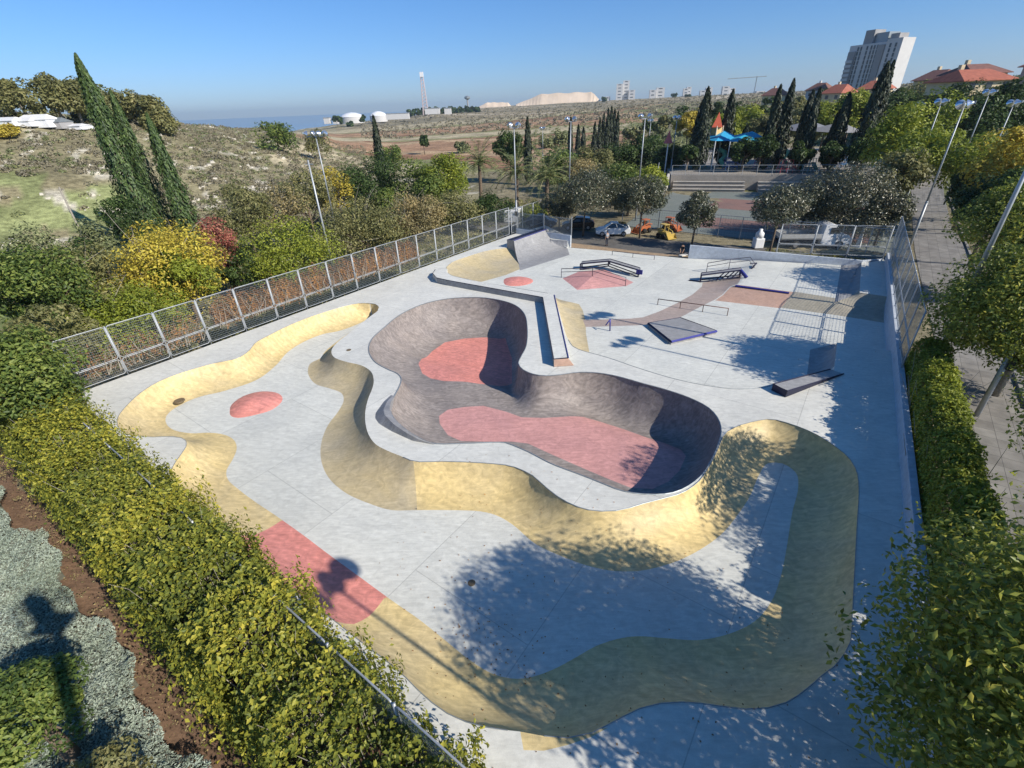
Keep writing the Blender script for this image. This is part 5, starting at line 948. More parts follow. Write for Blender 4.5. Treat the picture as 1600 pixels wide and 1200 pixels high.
m.build('lattice', simple('mast_paint', (.55, .45, .44), .6), root); MB().box((0, 0, hh*.93), (6, 6, 7)).build('antenna_panel', WHITE, root)
t = T(731,166,1150); root = empty('water_tower', t, 'small water tower on the far tree line', 'water tower'); MB().tube([(0, 0, -5), (0, 0, 11)], 1.6, 8).build('shaft', BG, root); MB().lathe((0, 0, 11), [(1, 0), (6, 3), (6, 6), (1, 8)], 12).build('tank', GALVD, root)
def dome(label, px, pyb, pyt, wpx, dist_):
    t = T(px, pyb, dist_); tt = T(px, pyt, dist_); w_ = wpx*(t-cam.location).length*.82/F/2; h = tt.z-t.z; root = empty('storage_dome', t, label, 'storage tank', 'white storage tanks on the plain'); MB().lathe((0, 0, -4), [(w_, 0), (w_, 4+h*.45)], 28).build('tank_wall', RWH, root, True); MB().lathe((0, 0, h*.45), [(w_*1.02, 0), (w_*.8, h*.3), (w_*.4, h*.52), (.01, h*.6)], 28).build('domed_roof', WHITE, root, True)
dome('left one of the two big white domed tanks', 551, 188, 176, 36, 900); dome('right one of the two big white domed tanks', 592, 186, 174, 27, 930)
for px, w_, lb in [(512, 8, 'small white shed at the left end of the plain'), (525, 6, 'tiny white hut with a grey roof left of the tanks'), (622, 34, 'long low white warehouse right of the tanks'), (676, 22, 'low pale buildings at the foot of the radio mast'), (700, 10, 'small white hut right of the radio mast')]:
    t = T(px, 190 if px < 530 else (183 if px < 650 else 175), 880); wm = w_*.95*1.1; root = empty('warehouse', t, lb, 'warehouse'); MB().box((0, 0, 1), (wm, 10, 8)).build('wall', RWH, root); MB().prism([(-wm/2-.5, -5.5), (wm/2+.5, -5.5), (wm/2+.5, 5.5), (-wm/2-.5, 5.5)], 5.0, 5.8).build('roof', GALV, root)
# quarry mesas on the horizon
QU = simple('quarry_rock', (.62, .50, .38), .95, 0, .25, .02)
for a_, b_, yb, yt, dd, lb in [(745, 800, 168, 162, 1500, 'left pale quarry bank on the far horizon'), (806, 938, 163, 152, 1500, 'long pale quarry plateau on the far horizon')]:
    m = MB(); n = 26; base = []; top = []
    for i in range(n+1):
        f = i/n; p = T(a_+(b_-a_)*f, yb+(0 if a_ < 800 else -5*f), dd); h = (T(0, yt, dd).z*0+(yb-yt)*2.15)*min(1, f*3.2, (1-f)*9+.05)*(.95+.05*math.sin(i*1.1)); base.append(p-Vector((0, 0, 14))); top.append(p+Vector((p.x*.015, p.y*.015, h)))
    for i in range(n): m.add([base[i], base[i+1], top[i+1], top[i]], [(0, 1, 2, 3)]); q0 = top[i]+Vector((top[i].x*.06, top[i].y*.06, 0)); q1 = top[i+1]+Vector((top[i+1].x*.06, top[i+1].y*.06, 0)); m.add([top[i], top[i+1], q1, q0], [(0, 1, 2, 3)])
    tag(m.build('quarry_plateau', QU), lb, kind='structure')
# white tents / rubble under the pines on the left hill
for px, w_, h_, lb in [(12, 2.6, 1.0, 'grey white shed at the far left under the pines'), (32, 3.4, 1.0, 'low white greenhouse under the left pines'), (58, 3.6, 1.5, 'brightest white tent under the left pines'), (84, 2.6, 1.3, 'dark roofed hut beside the white tent'), (108, 3.4, .7, 'low white stone wall right of the tent')]:
    t = T(px, 186, 158); z0 = tz(t.x, t.y); root = empty('tent', (t.x, t.y, z0-.3), lb, 'tent' if 'wall' not in lb and 'shed' not in lb and 'hut' not in lb else 'shed'); m = MB(); m.add([(-w_, -2, 0), (w_, -2, 0), (w_, 2, 0), (-w_, 2, 0), (-w_*.9, -2, h_), (w_*.9, -2, h_), (w_*.9, 2, h_), (-w_*.9, 2, h_), (-w_*.7, 0, h_*1.6), (w_*.7, 0, h_*1.6)], [(0, 1, 5, 4), (1, 2, 6, 5), (2, 3, 7, 6), (3, 0, 4, 7)]); m.build('side_wall', WHITE if 'dark' not in lb else BG, root); m = MB(); m.add([(-w_*.95, -2.2, h_), (w_*.95, -2.2, h_), (w_*.95, 2.2, h_), (-w_*.95, 2.2, h_), (-w_*.7, 0, h_*1.7), (w_*.7, 0, h_*1.7)], [(0, 1, 5, 4), (1, 2, 5), (2, 3, 4, 5), (3, 0, 4)]); m.build('roof', WHITE if 'dark' not in lb else GALVD, root)
# ------------------------------------------------------------------ vegetation
def tr(label, px, py, dist_, hw, lmat, leaf, name='bushy_tree', cat='tree', group=None, nc=24, per=240, rz=None, trunk=.16, zf=None, asp=.5, rc=None, bottom=-.6, jit=.4, branches=0, bark=None, hmin=1.6):
    t = T(px, py, dist_); z0 = tz(t.x, t.y) if zf is None else zf; h = max(t.z-z0, hmin); dep = (t-cam.location).dot(fwd); w_ = hw*dep/F
    rz = rz or min(h*.52, max(w_*.85, h*.34)); return tree(name, label, cat, (t.x, t.y, z0), h, (w_, w_, rz), leaf, lmat, nc=nc, per=per, trunk=trunk, group=group, asp=asp, rc=rc or max(w_, rz)*.38, bottom=bottom, jit=jit, branches=branches, bark=bark)
gB = 'trees and bushes behind the left fence'
for a in [
 ('bright yellow bush with bare twigs behind the left fence', 232, 352, 52, 88, 'yellow', .26, dict(nc=40, per=380, branches=30, name='yellow_bush', cat='bush')),
 ('darker yellow green side bush below the bright yellow one', 268, 395, 49, 48, 'lime', .24, dict(nc=22, per=320, name='yellow_bush', cat='bush')),
 ('round lime green bush left of the floodlight pole', 440, 348, 56, 76, 'lime', .24, dict(nc=36, per=380, name='green_bush', cat='bush')),
 ('dark green wild tree at the far left edge', 22, 392, 46, 75, 'green', .26, dict(nc=34, per=330)),
 ('olive green tree with pale dry twigs at the left', 92, 398, 50, 70, 'olive', .26, dict(nc=34, per=330, branches=40)),
 ('feathery dark green tree behind the first fence panels', 178, 452, 46, 78, 'lime', .22, dict(nc=36, per=360, branches=20)),
 ('dark leafy tree at the left edge above the near hedge', -12, 520, 31, 72, 'green', .2, dict(nc=36, per=400)),
 ('green tree leaning over the first fence corner', 62, 480, 39, 50, 'olive', .22, dict(nc=24, per=330)),
 ('tall thin tree with red autumn leaves beside the cypresses', 331, 345, 56, 20, 'red', .24, dict(nc=14, per=220, name='autumn_tree')),
 ('dark green bush between the red tree and the lime bush', 362, 392, 55, 34, 'deep', .25, dict(nc=16, per=260, cat='bush')),
 ('olive bush just right of the cypresses', 366, 288, 70, 46, 'olive', .3, dict(nc=26, per=260, cat='bush')),
 ('dry tan bush with white bare branches', 428, 292, 72, 42, 'tan', .3, dict(nc=20, per=160, branches=60, cat='bush')),
 ('olive and orange tree left of the utility pole', 468, 268, 76, 40, 'olive', .32, dict(nc=24, per=240, branches=20)),
 ('rusty yellow tree behind the utility pole', 515, 262, 80, 30, 'yellow', .32, dict(nc=16, per=140, branches=20)),
 ('large tan olive bush right of the floodlight pole', 560, 312, 62, 62, 'olive', .28, dict(nc=34, per=320, branches=40, cat='bush')),
 ('tan brown bush next to the olive bush behind the fence', 646, 306, 66, 44, 'tan', .3, dict(nc=26, per=280, branches=30, cat='bush')),
 ('big dark green tree in front of the brown fields', 575, 246, 84, 56, 'deep', .36, dict(nc=36, per=300)),
 ('fresh green tree right of the big dark one', 640, 252, 78, 56, 'green', .34, dict(nc=36, per=300)),
 ('bright lime tree left of the palms', 694, 245, 78, 38, 'lime', .32, dict(nc=28, per=280)),
 ('yellow green bush below the palms', 712, 300, 70, 40, 'olive', .3, dict(nc=24, per=240, cat='bush')),
 ('dark shrub at the foot of the palms', 770, 305, 74, 36, 'deep', .3, dict(nc=20, per=240, cat='bush')),
 ('bright green low bush under the middle palm', 838, 318, 74, 24, 'lime', .3, dict(nc=16, per=220, cat='bush')),
 ('dark bush below the cypress trio on the left', 178, 305, 74, 32, 'deep', .3, dict(nc=18, per=220, cat='bush')),
 ('grey green bush on the slope left of the cypresses', 130, 345, 70, 22, 'scrubg', .3, dict(nc=14, per=160, cat='bush')),
 ('grey olive bush in front of the green meadow', 20, 352, 62, 44, 'scrubg', .3, dict(nc=20, per=200, cat='bush')),
 ('dark bush right of the meadow path', 118, 370, 60, 16, 'deep', .28, dict(nc=12, per=160, cat='bush')),
 ('golden yellow bush on the far left slope', 14, 226, 150, 22, 'yellow', .5, dict(nc=16, per=180, cat='bush')),
 ('green shrub patch on the hill shoulder', 425, 190, 175, 34, 'green', .7, dict(nc=20, per=140, cat='bush')),
 ('small green shrub right of the hill shoulder', 492, 205, 180, 20, 'olive', .7, dict(nc=12, per=120, cat='bush')),
 ('green shrub beside the lone field cypress', 610, 228, 150, 26, 'green', .6, dict(nc=14, per=140, cat='bush'))]:
    tr(a[0], *a[1:7], group=gB, **{**dict(name='bush' if a[7].get('cat') == 'bush' else 'bushy_tree'), **a[7]})
# cypresses
for lb, px, py, dd, r, n, sd in [('tallest cypress of the leaning trio on the left', 118, 85, 83, 2.15, 11000, 1), ('slim cypress right behind the tallest of the trio', 172, 141, 86, 1.55, 7000, 2), ('right hand cypress of the trio standing apart', 229, 178, 82, 1.6, 7500, 3)]:
    t = T(px, py, dd); z0 = tz(t.x, t.y); cypress(lb, (t.x, t.y, z0), t.z-z0, r, 'cypress', n, .40, 'cypresses on the left slope', seed=sd)
for lb, px, py, dd, hw in [('lone dark cypress before the brown fields', 583, 181, 108, 10), ('dark cypress between two floodlight poles', 824, 184, 118, 8)]:
    t = T(px, py, dd); z0 = tz(t.x, t.y); dep = (t-cam.location).dot(fwd); cypress(lb, (t.x, t.y, z0), t.z-z0, hw*dep/F, 'cypressd', 2600, .6, None, seed=px)
for i, (px, py, hw, lb) in enumerate([(1107,137,15,'tall dark cypress left of the playground'), (1098,158,12,'shorter cypress hugging the left playground one'), (1146,141,14,'dark cypress between the two blue canopies'), (1220,134,12,'dark cypress right of the turquoise canopy'), (1241,124,13,'pointed cypress behind the grey canopies'), (1271,142,12,'slim dark cypress before the grey canopy'), (1282,138,11,'thin cypress touching the grey canopy'), (1328,146,14,'cypress between the pale canopy and the big cypress'), (1313,172,11,'short cypress left of the biggest pair'), (1388,98,21,'biggest dark cypress in front of the apartment tower'), (1397,96,12,'narrow cypress tip beside the biggest one'), (1168,196,12,'low dark cypress right of the middle one')]):
    t = T(px, py, 110+3*(i % 3)); dep = (t-cam.location).dot(fwd); cypress(lb, (t.x, t.y, 1.6), t.z-1.6, hw*dep/F, 'cypressd', 3400, .62, 'dark cypresses of the playground', seed=20+i)
pos = ['far left', 'second', 'third', 'fourth', 'fifth', 'sixth', 'seventh', 'eighth', 'ninth', 'far right']
for i, (px, py) in enumerate([(892,184), (904,196), (912,199), (930,192), (938,186), (944,178), (951,170), (956,167), (961,172), (966,176)]):
    t = T(px, py, 190+(i % 3)*8); z0 = tz(t.x, t.y); dep = (t-cam.location).dot(fwd); cypress(pos[i]+' cypress of the small distant row right of the centre', (t.x, t.y, z0), t.z-z0, 4.2*dep/F, 'cypressd', 900, 1.0, 'distant row of small cypresses', seed=50+i)
# palms
for lb, px, py, dd, sd in [('left palm with a full crown before the fields', 748, 255, 88, 1), ('middle palm beside the floodlight pole', 806, 270, 80, 2), ('right palm leaning over the car park', 854, 276, 74, 3)]:
    t = T(px, py, dd); z0 = tz(t.x, t.y); palm(lb, (t.x, t.y, z0), t.z-z0, 'palms behind the far left corner', sd)
# glossy dark trees round the car park
for lb, px, py, dd, hw, nc, per in [('glossy dark tree above the black car', 915, 276, 63, 56, 36, 420), ('glossy dark tree above the white hatchback', 1008, 285, 62, 44, 34, 420), ('low glossy tree left of the hatchback tree', 875, 300, 66, 30, 20, 360), ('small upright glossy tree standing alone before the court', 1093, 303, 58.5, 27, 20, 340), ('glossy tree over the flatbed truck', 1225, 300, 57, 42, 26, 380), ('large wide glossy tree right of the court', 1335, 268, 68, 72, 60, 440), ('glossy tree between the wide one and the truck tree', 1268, 292, 66, 40, 26, 380), ('glossy tree by the corner of the walkway', 1395, 300, 66, 34, 24, 360)]:
    tr(lb, px, py, dd, hw, 'magnolia', .25, name='magnolia_tree', group='glossy dark trees round the car park', nc=nc, per=per, bottom=-.55, trunk=.11, rz=(1.75 if 'hatchback' in lb or 'black car' in lb else 1.55 if 'truck' in lb else None), zf=-.85, asp=.42, jit=.7)
# trees between the car park, the fields and the playground
for lb, px, py, dd, hw, m, lf_ in [('dark round tree beside the lone middle cypress', 795, 205, 125, 26, 'deep', .5), ('dark green tree behind the left glossy trees', 872, 238, 105, 30, 'green', .45), ('mid green tree right of the second floodlight pole', 925, 232, 112, 34, 'olive', .5), ('dark tree in front of the distant cypress row', 968, 222, 125, 30, 'deep', .5), ('wide dark tree left of the red cone', 1012, 212, 128, 36, 'deep', .5), ('dark tree under the red cone', 1050, 228, 116, 26, 'deep', .5), ('low green bush behind the third floodlight pole', 965, 262, 92, 36, 'green', .42), ('yellow green vine hedge left of the bleachers', 1015, 262, 86, 30, 'lime', .36), ('yellow green bush at the foot of the sloping wall', 985, 285, 76, 26, 'olive', .34), ('bare pinkish tree with thin branches', 905, 250, 96, 26, 'tan', .36), ('small olive tree left of the third pole', 945, 258, 98, 22, 'olive', .4),
  ('golden tree behind the left playground cypress', 1080, 176, 170, 22, 'yellow', .7), ('lime tree behind the play tower roof', 1128, 182, 165, 26, 'lime', .7), ('olive tree above the turquoise canopy', 1165, 168, 170, 30, 'lime', .7), ('green tree right behind the turquoise canopy', 1198, 182, 150, 26, 'olive', .65), ('dark tree left of the grey canopy', 1190, 222, 135, 30, 'deep', .6), ('yellow green tree behind the grey canopy', 1262, 168, 150, 30, 'olive', .65), ('lime tree between the slim cypresses', 1300, 160, 150, 32, 'lime', .65), ('golden crowned tree left of the biggest cypress', 1345, 140, 150, 26, 'lime', .65), ('green tree above the yellow green ones', 1430, 128, 190, 40, 'olive', .8), ('dark ridge tree below the cream house', 1420, 140, 170, 34, 'deep', .75),
  ('large yellow green tree left of the paired lamp pole', 1420, 165, 96, 42, 'lime', .45), ('tallest yellow green tree behind the white lamps', 1462, 148, 102, 52, 'lime', .45), ('yellow tree overhanging the far walkway', 1452, 205, 86, 52, 'lime', .42), ('lower lime tree beside the walkway bend', 1418, 236, 80, 34, 'olive', .4),
  ('yellow and orange tree right of the walkway', 1560, 205, 84, 56, 'lime', .42), ('orange tinted tree at the right edge of the view', 1612, 196, 76, 50, 'yellow', .4), ('dark tree behind the right hand lamp poles', 1545, 150, 125, 52, 'deep', .55), ('dark green ridge tree below the large red roof', 1500, 135, 150, 44, 'deep', .6), ('olive ridge tree left of the big red roof', 1478, 140, 165, 28, 'olive', .7), ('dark tree below the right edge house', 1600, 128, 130, 44, 'deep', .6), ('deep green tree in the shade right of the big pole', 1585, 262, 62, 50, 'deep', .34), ('black green bush beside the walkway kerb', 1530, 262, 78, 26, 'deep', .36), ('shaded tree at the right edge above the near crown', 1640, 300, 52, 70, 'deep', .3), ('small dark tree before the houses', 1395, 152, 180, 24, 'deep', .8), ('round olive tree on the ridge', 1245, 150, 240, 16, 'olive', .9), ('dark tree tip behind the small red roofed house', 1290, 140, 270, 10, 'deep', .9)]:
    tr(lb, px, py, dd, hw, m, lf_, group='trees beyond the car park and playground', nc=26, per=230, zf=(1.6 if dd < 140 and 1060 < px < 1380 else None), branches=25 if 'bare' in lb else 0)
for i, (px, py, hw, m) in enumerate([(1015, 186, 10, 'deep'), (1040, 178, 9, 'olive'), (1068, 166, 10, 'deep'), (1100, 162, 12, 'olive'), (1125, 158, 9, 'deep'), (1150, 160, 12, 'deep'), (1175, 158, 10, 'olive'), (1205, 152, 12, 'deep'), (1228, 156, 10, 'olive'), (1000, 196, 12, 'olive'), (1030, 196, 12, 'scrubg'), (985, 200, 10, 'scrubg'), (875, 205, 12, 'scrubg'), (855, 215, 14, 'scrubg'), (720, 222, 12, 'scrubg'), (660, 208, 6, 'deep')]):
    pl = ['left', 'right'][i % 2]; tr('distant bush %s on the plain, %s' % (['round', 'low', 'dark', 'pale', 'broad', 'small', 'tiny', 'squat', 'ragged', 'grey', 'dull', 'flat', 'lonely', 'spreading', 'field', 'speck like'][i], 'left of the playground poles' if px > 900 else 'near the brown fields'), px, py, 230, hw, m, 1.0, name='bush', cat='bush', group='distant bushes', nc=12, per=80)
for lb, px, py, hw in [('dark shrub between the playground towers', 1168, 218, 20), ('dark shrub right of the turquoise canopy', 1196, 212, 18), ('dark shrub between the slim cypresses', 1258, 222, 18), ('dark shrub before the pale canopy', 1305, 224, 18), ('dark shrub at the foot of the biggest cypress', 1352, 220, 22), ('dark shrub left of the tall playground cypress', 1078, 226, 14)]:
    tr(lb, px, py, 108, hw, 'deep', .5, name='bush', cat='bush', group='dark shrubs on the playground terrace', nc=18, per=180, zf=1.6)
# pines on the left hill
for lb, px, py, hw in [('umbrella pine with pale trunk at the far left', 14, 122, 44), ('rounded pine above the dark hut', 70, 124, 30), ('widest pine above the white tent', 98, 121, 42), ('grey green pine left of the tall cypress', 128, 128, 32), ('pine right behind the tall cypress', 160, 142, 22), ('tall pine behind the second cypress', 198, 136, 28), ('lower pine sloping down to the right', 224, 150, 22), ('last small pine of the hilltop grove', 246, 168, 14), ('broken pine left edge of the grove', -30, 128, 34)]:
    tr(lb, px, py, 172+(px % 7)*3-8, hw, 'scrubg' if 'grey' in lb else 'olive', .8, name='pine_tree', group='pines on the left hilltop', nc=22, per=170, bottom=-.5, rz=3.0+(px % 5)*.5, rc=1.7, bark=BARKG, trunk=.3)
for i, px in enumerate(range(640, 745, 8)):
    tr(['round', 'dark', 'small', 'tall', 'wide', 'low', 'dense', 'pointed', 'ragged', 'thin', 'broad', 'squat', 'last', 'end'][i]+' tree of the far dark tree line by the radio mast', px, 171-(px-640)*.03-(i % 3), 1050, 6, 'deep', 4.5, name='distant_tree', group='far tree line', nc=10, per=40)
for px, py, lb in [(524, 180, 'thin palm like tree left of the white tanks'), (530, 184, 'small tree touching the left tank'), (546, 190, 'round dark tree in front of the left tank'), (566, 179, 'small tree tip above the left tank'), (944, 152, 'dark tree left of the white towers'), (1055, 145, 'dark tree left of the cream block'), (1075, 148, 'low tree under the cream block')]:
    tr(lb, px, py, 860 if px < 600 else 1300, 5, 'deep', 4.0, name='distant_tree', nc=8, per=40)
# ------------------------------------------------------------------ ground cover too many to count
def scatter(name, label, P, size, per, leaf, mat, flat=.7, asp=.6, z_off=0, jit=.5):
    """P (n,3) bush centres"""
    n = len(P); k = np.repeat(np.arange(n), per); s = size*(.5+rng.random(n)) if np.isscalar(size) else size
    d = rng.normal(0, 1, (n*per, 3)); d[:, 2] = np.abs(d[:, 2]); d /= np.linalg.norm(d, axis=1)[:, None]; q = P[k]+d*(s[k]*(.6+.4*rng.random(n*per)))[:, None]*np.array([1, 1, flat]); cl = rng.random(n)[k]
    return tag(link(name, leaves_mesh(q, d, leaf, asp, cl, jitter=jit), LF[mat]), label, kind='stuff')
def terr_pts(n, r0, r1, px0, px1, cond=None):
    a0 = math.atan2(*ray(px0, 180)[:2]); a1 = math.atan2(*ray(px1, 180)[:2]); r = np.exp(rng.uniform(math.log(r0), math.log(r1), n)); a = rng.uniform(a0, a1, n); x = r*np.sin(a); y = r*np.cos(a); m = ~inside(SLAB, np.stack([x, y], 1))
    if cond is not None: m &= cond(x, y, r, a)
    x, y = x[m], y[m]; return np.stack([x, y, terrain(x, y, True)], 1)
mead = lambda x, y, r, a: (~((r > 60) & (r < 122) & (vn(x, y, 30, 3)*45 < 60) & (PX(np.stack([x, y, terrain(x, y, True)], 1))[0] < 215)) | (rng.random(len(x)) < .07))
scatter('hill_scrub', 'brown and grey scrub covering the left hillside', terr_pts(2900, 90, 300, -160, 560, mead), .95, 34, .42, 'scrub')
scatter('hill_scrub', 'greener scrub dotted over the left hillside', terr_pts(1700, 70, 260, -160, 600, mead), .85, 34, .38, 'scrubg')
scatter('undergrowth', 'olive undergrowth between the left fence and the hill', terr_pts(2200, 42, 95, -100, 900, lambda x, y, r, a: (x*V2[0]+y*V2[1] < -38) & (~((r > 62) & (PX(np.stack([x, y, terrain(x, y, True)], 1))[0] < 140)))), .8, 40, .26, 'olive')
scatter('far_scrub', 'scrub on the land behind the sports court', terr_pts(1800, 120, 420, 820, 1650, lambda x, y, r, a: (x*V2[0]+y*V2[1] < -34) | (x*U2[0]+y*U2[1] > 165) | (x*V2[0]+y*V2[1] > 14)), 1.5, 30, .7, 'scrubg')
scatter('far_scrub', 'grey brown scrub on the slopes before the skyline', terr_pts(2600, 420, 1400, 560, 1500), 2.6, 12, 1.7, 'scrub')
scatter('undergrowth', 'dry low plants along the right walkway', np.array([[*UV(a, 10+rng.random()*22)[:2], 0] for a in rng.uniform(20, 120, 900)])+np.array([0, 0, -.4]), .8, 36, .28, 'green')
scatter('undergrowth', 'dry weeds on the earth behind the back wall', np.array([[*UV(rng.uniform(57.8, 59.5), b)[:2], -.8] for b in rng.uniform(-8, 4, 160)]), .35, 30, .16, 'olive')
def rocks():
    P = terr_pts(2600, 66, 230, -160, 480, lambda x, y, r, a: np.abs(vn(x, y, 9, 5)+.35*vn(x, y, 3, 6)) < .16); g = MB()
    for p in P:
        s = .18+.55*rng.random()**2; c = Vector(p); w_ = rng.random()*3.14; a = Vector((math.cos(w_), math.sin(w_), 0)); b_ = Vector((-a.y, a.x, 0)); q = [c+a*s*1.3, c+b_*s, c-a*s*1.1, c-b_*s*.8]; tq = [x+(c-x)*.35+Vector((0, 0, s*(.35+.3*rng.random()))) for x in q]
        g.add([x-Vector((0, 0, .2)) for x in q]+tq, [(0, 1, 5, 4), (1, 2, 6, 5), (2, 3, 7, 6), (3, 0, 4, 7), (4, 5, 6, 7)])
    tag(g.build('rocks', simple('limestone', (.52, .48, .40), .9, 0, .2, 1)), 'pale limestone rocks strewn over the left hillside', kind='stuff')
rocks()
# silver ground cover in the near left corner
def carpet(name, label, inside_, n, leaf, mat, hfun, z0=-.6, asp=.35, jit=.6, rngv=((-9, 3), (-34, -2))):
    a = rng.uniform(*rngv[0], n); b = rng.uniform(*rngv[1], n); m = inside_(a, b); a, b = a[m], b[m]; P = np.outer(a, U2)+np.outer(b, V2); h = hfun(P[:, 0], P[:, 1]); e = .05
    z = z0+h*(1-.25*rng.random(len(a))**2); nx = -(hfun(P[:, 0]+e, P[:, 1])-h)/e; ny = -(hfun(P[:, 0], P[:, 1]+e)-h)/e; N_ = np.stack([nx, ny, np.ones(len(a))], 1); N_ /= np.linalg.norm(N_, axis=1)[:, None]
    return tag(link(name, leaves_mesh(np.column_stack([P, z]), N_, leaf, asp, np.clip(.5+.5*vn(P[:, 0], P[:, 1], 1.1, 4), 0, 1), jitter=jit), LF[mat]), label, kind='stuff')
def edge_in(b): return -.55-.22*np.sin(b*.9)-.12*np.sin(b*2.7)-.3*(b < -24)
hs_ = lambda x, y: .45+.22*vn(x, y, 1.3, 1)+.12*vn(x, y, .45, 2)+.06*vn(x, y, .17, 3)
carpet('silver_groundcover', 'silver grey ground cover bushes in the near left corner', lambda a, b: (a < edge_in(b)) & (a > edge_in(b)-8.5) & (b < -6), 420000, .085, 'silver', hs_, rngv=((-14, 0), (-30, -6)))
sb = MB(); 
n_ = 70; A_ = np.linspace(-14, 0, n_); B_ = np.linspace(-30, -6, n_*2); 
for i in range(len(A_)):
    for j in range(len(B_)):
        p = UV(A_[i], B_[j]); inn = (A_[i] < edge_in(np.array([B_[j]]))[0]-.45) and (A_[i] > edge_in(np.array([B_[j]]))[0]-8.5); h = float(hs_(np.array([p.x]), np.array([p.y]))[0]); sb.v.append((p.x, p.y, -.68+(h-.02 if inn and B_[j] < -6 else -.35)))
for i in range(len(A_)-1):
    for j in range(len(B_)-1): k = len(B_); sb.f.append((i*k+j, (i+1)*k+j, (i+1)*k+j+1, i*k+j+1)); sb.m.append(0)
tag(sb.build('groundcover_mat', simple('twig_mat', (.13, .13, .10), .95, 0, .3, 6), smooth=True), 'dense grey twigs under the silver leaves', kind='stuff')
scatter('leaf_litter', 'dry leaves and stalks on the brown soil strip', np.array([[*UV(a, b)[:2], -.58] for a, b in zip(rng.uniform(-.6, 1.3, 900), rng.uniform(-34, -4, 700))]), .28, 8, .065, 'tan', flat=.15)
tr('dark green shrub in the near left corner of the view', 8, 1085, 13.2, 80, 'green', .11, name='bush', cat='bush', nc=26, per=420, rz=.9, zf=-.6, hmin=1.5)
tr('small green shrub at the bottom left under the silver bushes', 140, 1210, 10.8, 60, 'olive', .10, name='bush', cat='bush', nc=14, per=300, rz=.5, zf=-.6, hmin=.9)
# ------------------------------------------------------------------ hedges
def hedge(label, a0, a1, vmid, halfw, ztop, zbase, n, leaf, mat, lump=.35, seed=0, group=None, twigs=200, along='a', top_bias=.55, sparse=None):
    g = np.random.default_rng(seed); s = g.uniform(a0, a1, n); w_ = np.where(g.random(n) < top_bias, g.uniform(-1, 1, n), np.sign(g.normal(0, 1, n))*(.8+.2*g.random(n)))
    zt = ztop(s) if callable(ztop) else ztop; vm = vmid(s) if callable(vmid) else vmid; hw = halfw(s) if callable(halfw) else halfw
    edge = np.abs(w_) > .8; l1 = np.sin(s*1.9+seed)*.4+np.sin(s*4.7+w_*2)*.35+np.sin(s*9.1-w_*5)*.3+np.sin(s*17+w_*9)*.2
    l1 = l1+.35*np.sin(s*27+w_*13)*np.sin(w_*21+s*5); top = zt+lump*l1-.45*np.abs(w_)**3-(g.random(n)**2)*.55; z = np.where(edge, zbase+(top-zbase)*g.random(n)**.8, top); off_ = vm+w_*hw*(1+.22*l1*(lump/.35)*np.where(edge, 1, .4)); spike = g.random(n) < .03; z = z+np.where(spike, g.random(n)*.5, 0)
    P2_ = (np.outer(s, U2)+np.outer(off_, V2)) if along == 'a' else (np.outer(off_, U2)+np.outer(s, V2)); wd_ = V2 if along == 'a' else U2
    N_ = np.zeros((n, 3)); N_[:, :2] = wd_*(w_*np.where(edge, 1, .3))[:, None]; N_[:, 2] = np.where(edge, .35, 1)
    cl = np.clip(.42+.34*l1+.3*(g.random(n)-.5)+.2*np.sin(s*.8+seed), 0, 1); gap = (np.sin(s*6.3+w_*4)*np.sin(w_*9-s*3.1)+np.sin(s*13.7-w_*8)*.6); z = np.where(gap < -.75, z-.35*g.random(n), z); P = np.column_stack([P2_, z]); 
    if sparse is not None: m = g.random(n) < sparse(s); P, N_, cl = P[m], N_[m], cl[m]
    ctr = P.mean(0); ctr[2] = zbase; root = empty('hedge', tuple(ctr), label, 'hedge', group)
    link('leaves', leaves_mesh(P-ctr, N_, leaf, .55, cl, jitter=.55), LF[mat], root); t = MB()
    for _ in range(twigs):
        q = g.uniform(a0, a1); o = (vmid(np.array([q]))[0] if callable(vmid) else vmid); zt_ = (ztop(np.array([q]))[0] if callable(ztop) else ztop); p = UV(q, o+g.uniform(-.5, .5)) if along == 'a' else UV(o+g.uniform(-.5, .5), q); b0 = Vector((p.x, p.y, zbase))-Vector(ctr); e = b0+Vector((g.normal(0, .5), g.normal(0, .5), (zt_-zbase)*g.uniform(.75, 1.08))); t.tube([b0, (b0+e)/2+Vector((g.normal(0, .15), g.normal(0, .15), 0)), e], [.03, .018, .006], 4, cap=False)
    t.build('branches', BARKG, root); return root
hedge('long yellow green hedge grown over the near fence', -37.5, -2.5, lambda s: 1.95-.25*np.clip((s+12)/9, 0, 1), lambda s: 1.45+0*s, lambda s: 2.35+.25*np.sin(s*.35)-.5*np.clip((s+12)/10, 0, 1), -1.0, 165000, .135, 'hedge', lump=.62, seed=3, along='b', twigs=900, sparse=lambda s: 1-.45*np.clip((s+12)/6, 0, 1))
hedge('shaded green hedge outside the long right wall', 13.5, 32.0, lambda s: vw(s)+1.15, 0.75, 2.4, -.5, 70000, .13, 'lime', lump=.22, seed=5, twigs=160)
hedge('hedge stub outside the wall under the near right tree', 2.0, 13.0, lambda s: vw(s)+1.2, 0.6, 1.5, -.5, 16000, .14, 'tree', lump=.2, seed=9, twigs=80)
# creeper on the left fence
hedge('rust brown creeper hanging on the middle of the left fence', 13.0, 33.5, -36.3, .28, 2.7, .9, 15000, .17, 'rust', lump=.5, seed=11, twigs=260, top_bias=.3)
hedge('thin orange creeper on the first panels of the left fence', 5.0, 12.0, -36.3, .22, 2.2, .4, 1300, .17, 'rust', lump=.5, seed=12, twigs=60, top_bias=.3)
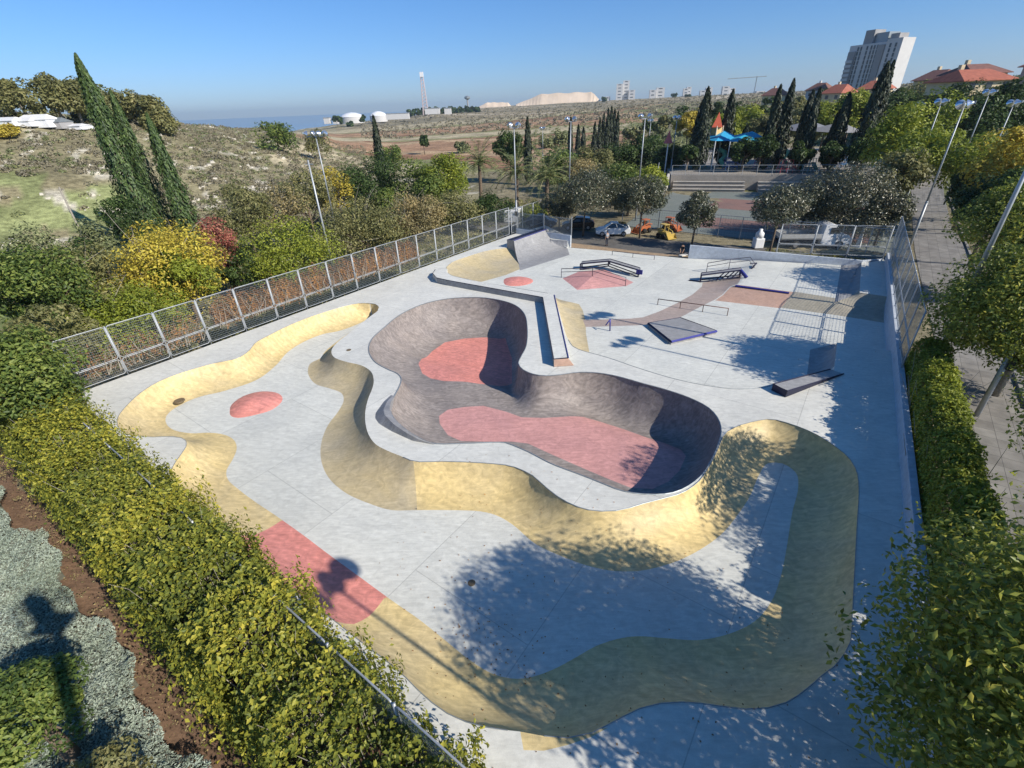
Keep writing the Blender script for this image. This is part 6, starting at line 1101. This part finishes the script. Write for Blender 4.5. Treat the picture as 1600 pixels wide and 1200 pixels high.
# ------------------------------------------------------------------ street trees on the right
def street(label, a, b, h, R, nc, per, leaf=.18, mat='tree', seed=1, tk=.17):
    return tree('street_tree', label, 'tree', UV(a, b, -.6), h, R, leaf, mat, nc=nc, per=per, trunk=tk, group='street trees along the right walkway', rc=R[0]*.215, bottom=-.75, seed=seed, jit=.6, limbs=9, bark=BARKG)
street('nearest street tree filling the lower right corner', 9.3, 7.0, 9.1, (4.9, 4.3, 4.0), 260, 260, .15, seed=4)
street('street tree overhanging the right fence halfway', 33.0, 8.4, 8.0, (4.7, 4.0, 3.2), 170, 320, .18, seed=6)
street('young street tree with reddish leaves beside the walkway', 17.5, 9.2, 5.0, (2.4, 2.0, 1.9), 30, 180, .18, 'lime', seed=8, tk=.1)
street('tall street tree behind the far right corner', 50.5, 9.6, 9.5, (4.4, 4.0, 3.6), 70, 200, .24, 'tree', seed=10)
street('street tree beside the wall just outside the view', 19.3, 9.3, 8.7, (3.9, 3.8, 2.8), 120, 150, .16, seed=15)
street('street tree past the view on the near right', -1.0, 8.5, 8.5, (3.8, 3.8, 3.4), 90, 80, .19, seed=12)
for l_ in [(27.5, 'street tree by the walkway above the hedge', 14)]: pass

def fallen():
    n = 520; a = np.concatenate([rng.uniform(3.6, 14, n//2), rng.normal(6.6, .8, n//4), rng.uniform(26, 52, n//4)]); b = np.concatenate([rng.uniform(-12, 3.6, n//2), rng.normal(-6.3, 1.0, n//4), rng.uniform(-3, 3, n//4)]); m = len(a); P = np.outer(a, U2)+np.outer(b[:m], V2); z, _ = zpark(P)
    k = inside(SLAB, P); tag(link('fallen_leaves', leaves_mesh(np.column_stack([P, z+.02])[k], np.tile([0, 0, 1.], (k.sum(), 1)), .06, .6, jitter=.25), LF['rust']), 'small fallen leaves scattered on the concrete', kind='stuff')
fallen()
# ------------------------------------------------------------------ the air
hz = MB(); hz.box((0, 3000, -50), (17000, 16000, 340)); hm = bpy.data.materials.new('haze'); hm.use_nodes = True; ht = hm.node_tree; ht.nodes.remove(ht.nodes['Principled BSDF']); pv = ht.nodes.new('ShaderNodeVolumePrincipled'); pv.inputs['Density'].default_value = HAZE; pv.inputs['Color'].default_value = (.74, .90, 1, 1); pv.inputs['Anisotropy'].default_value = .2
ht.links.new(pv.outputs[0], ht.nodes['Material Output'].inputs['Volume']); tag(hz.build('haze', hm), 'thin bluish haze', kind='stuff')
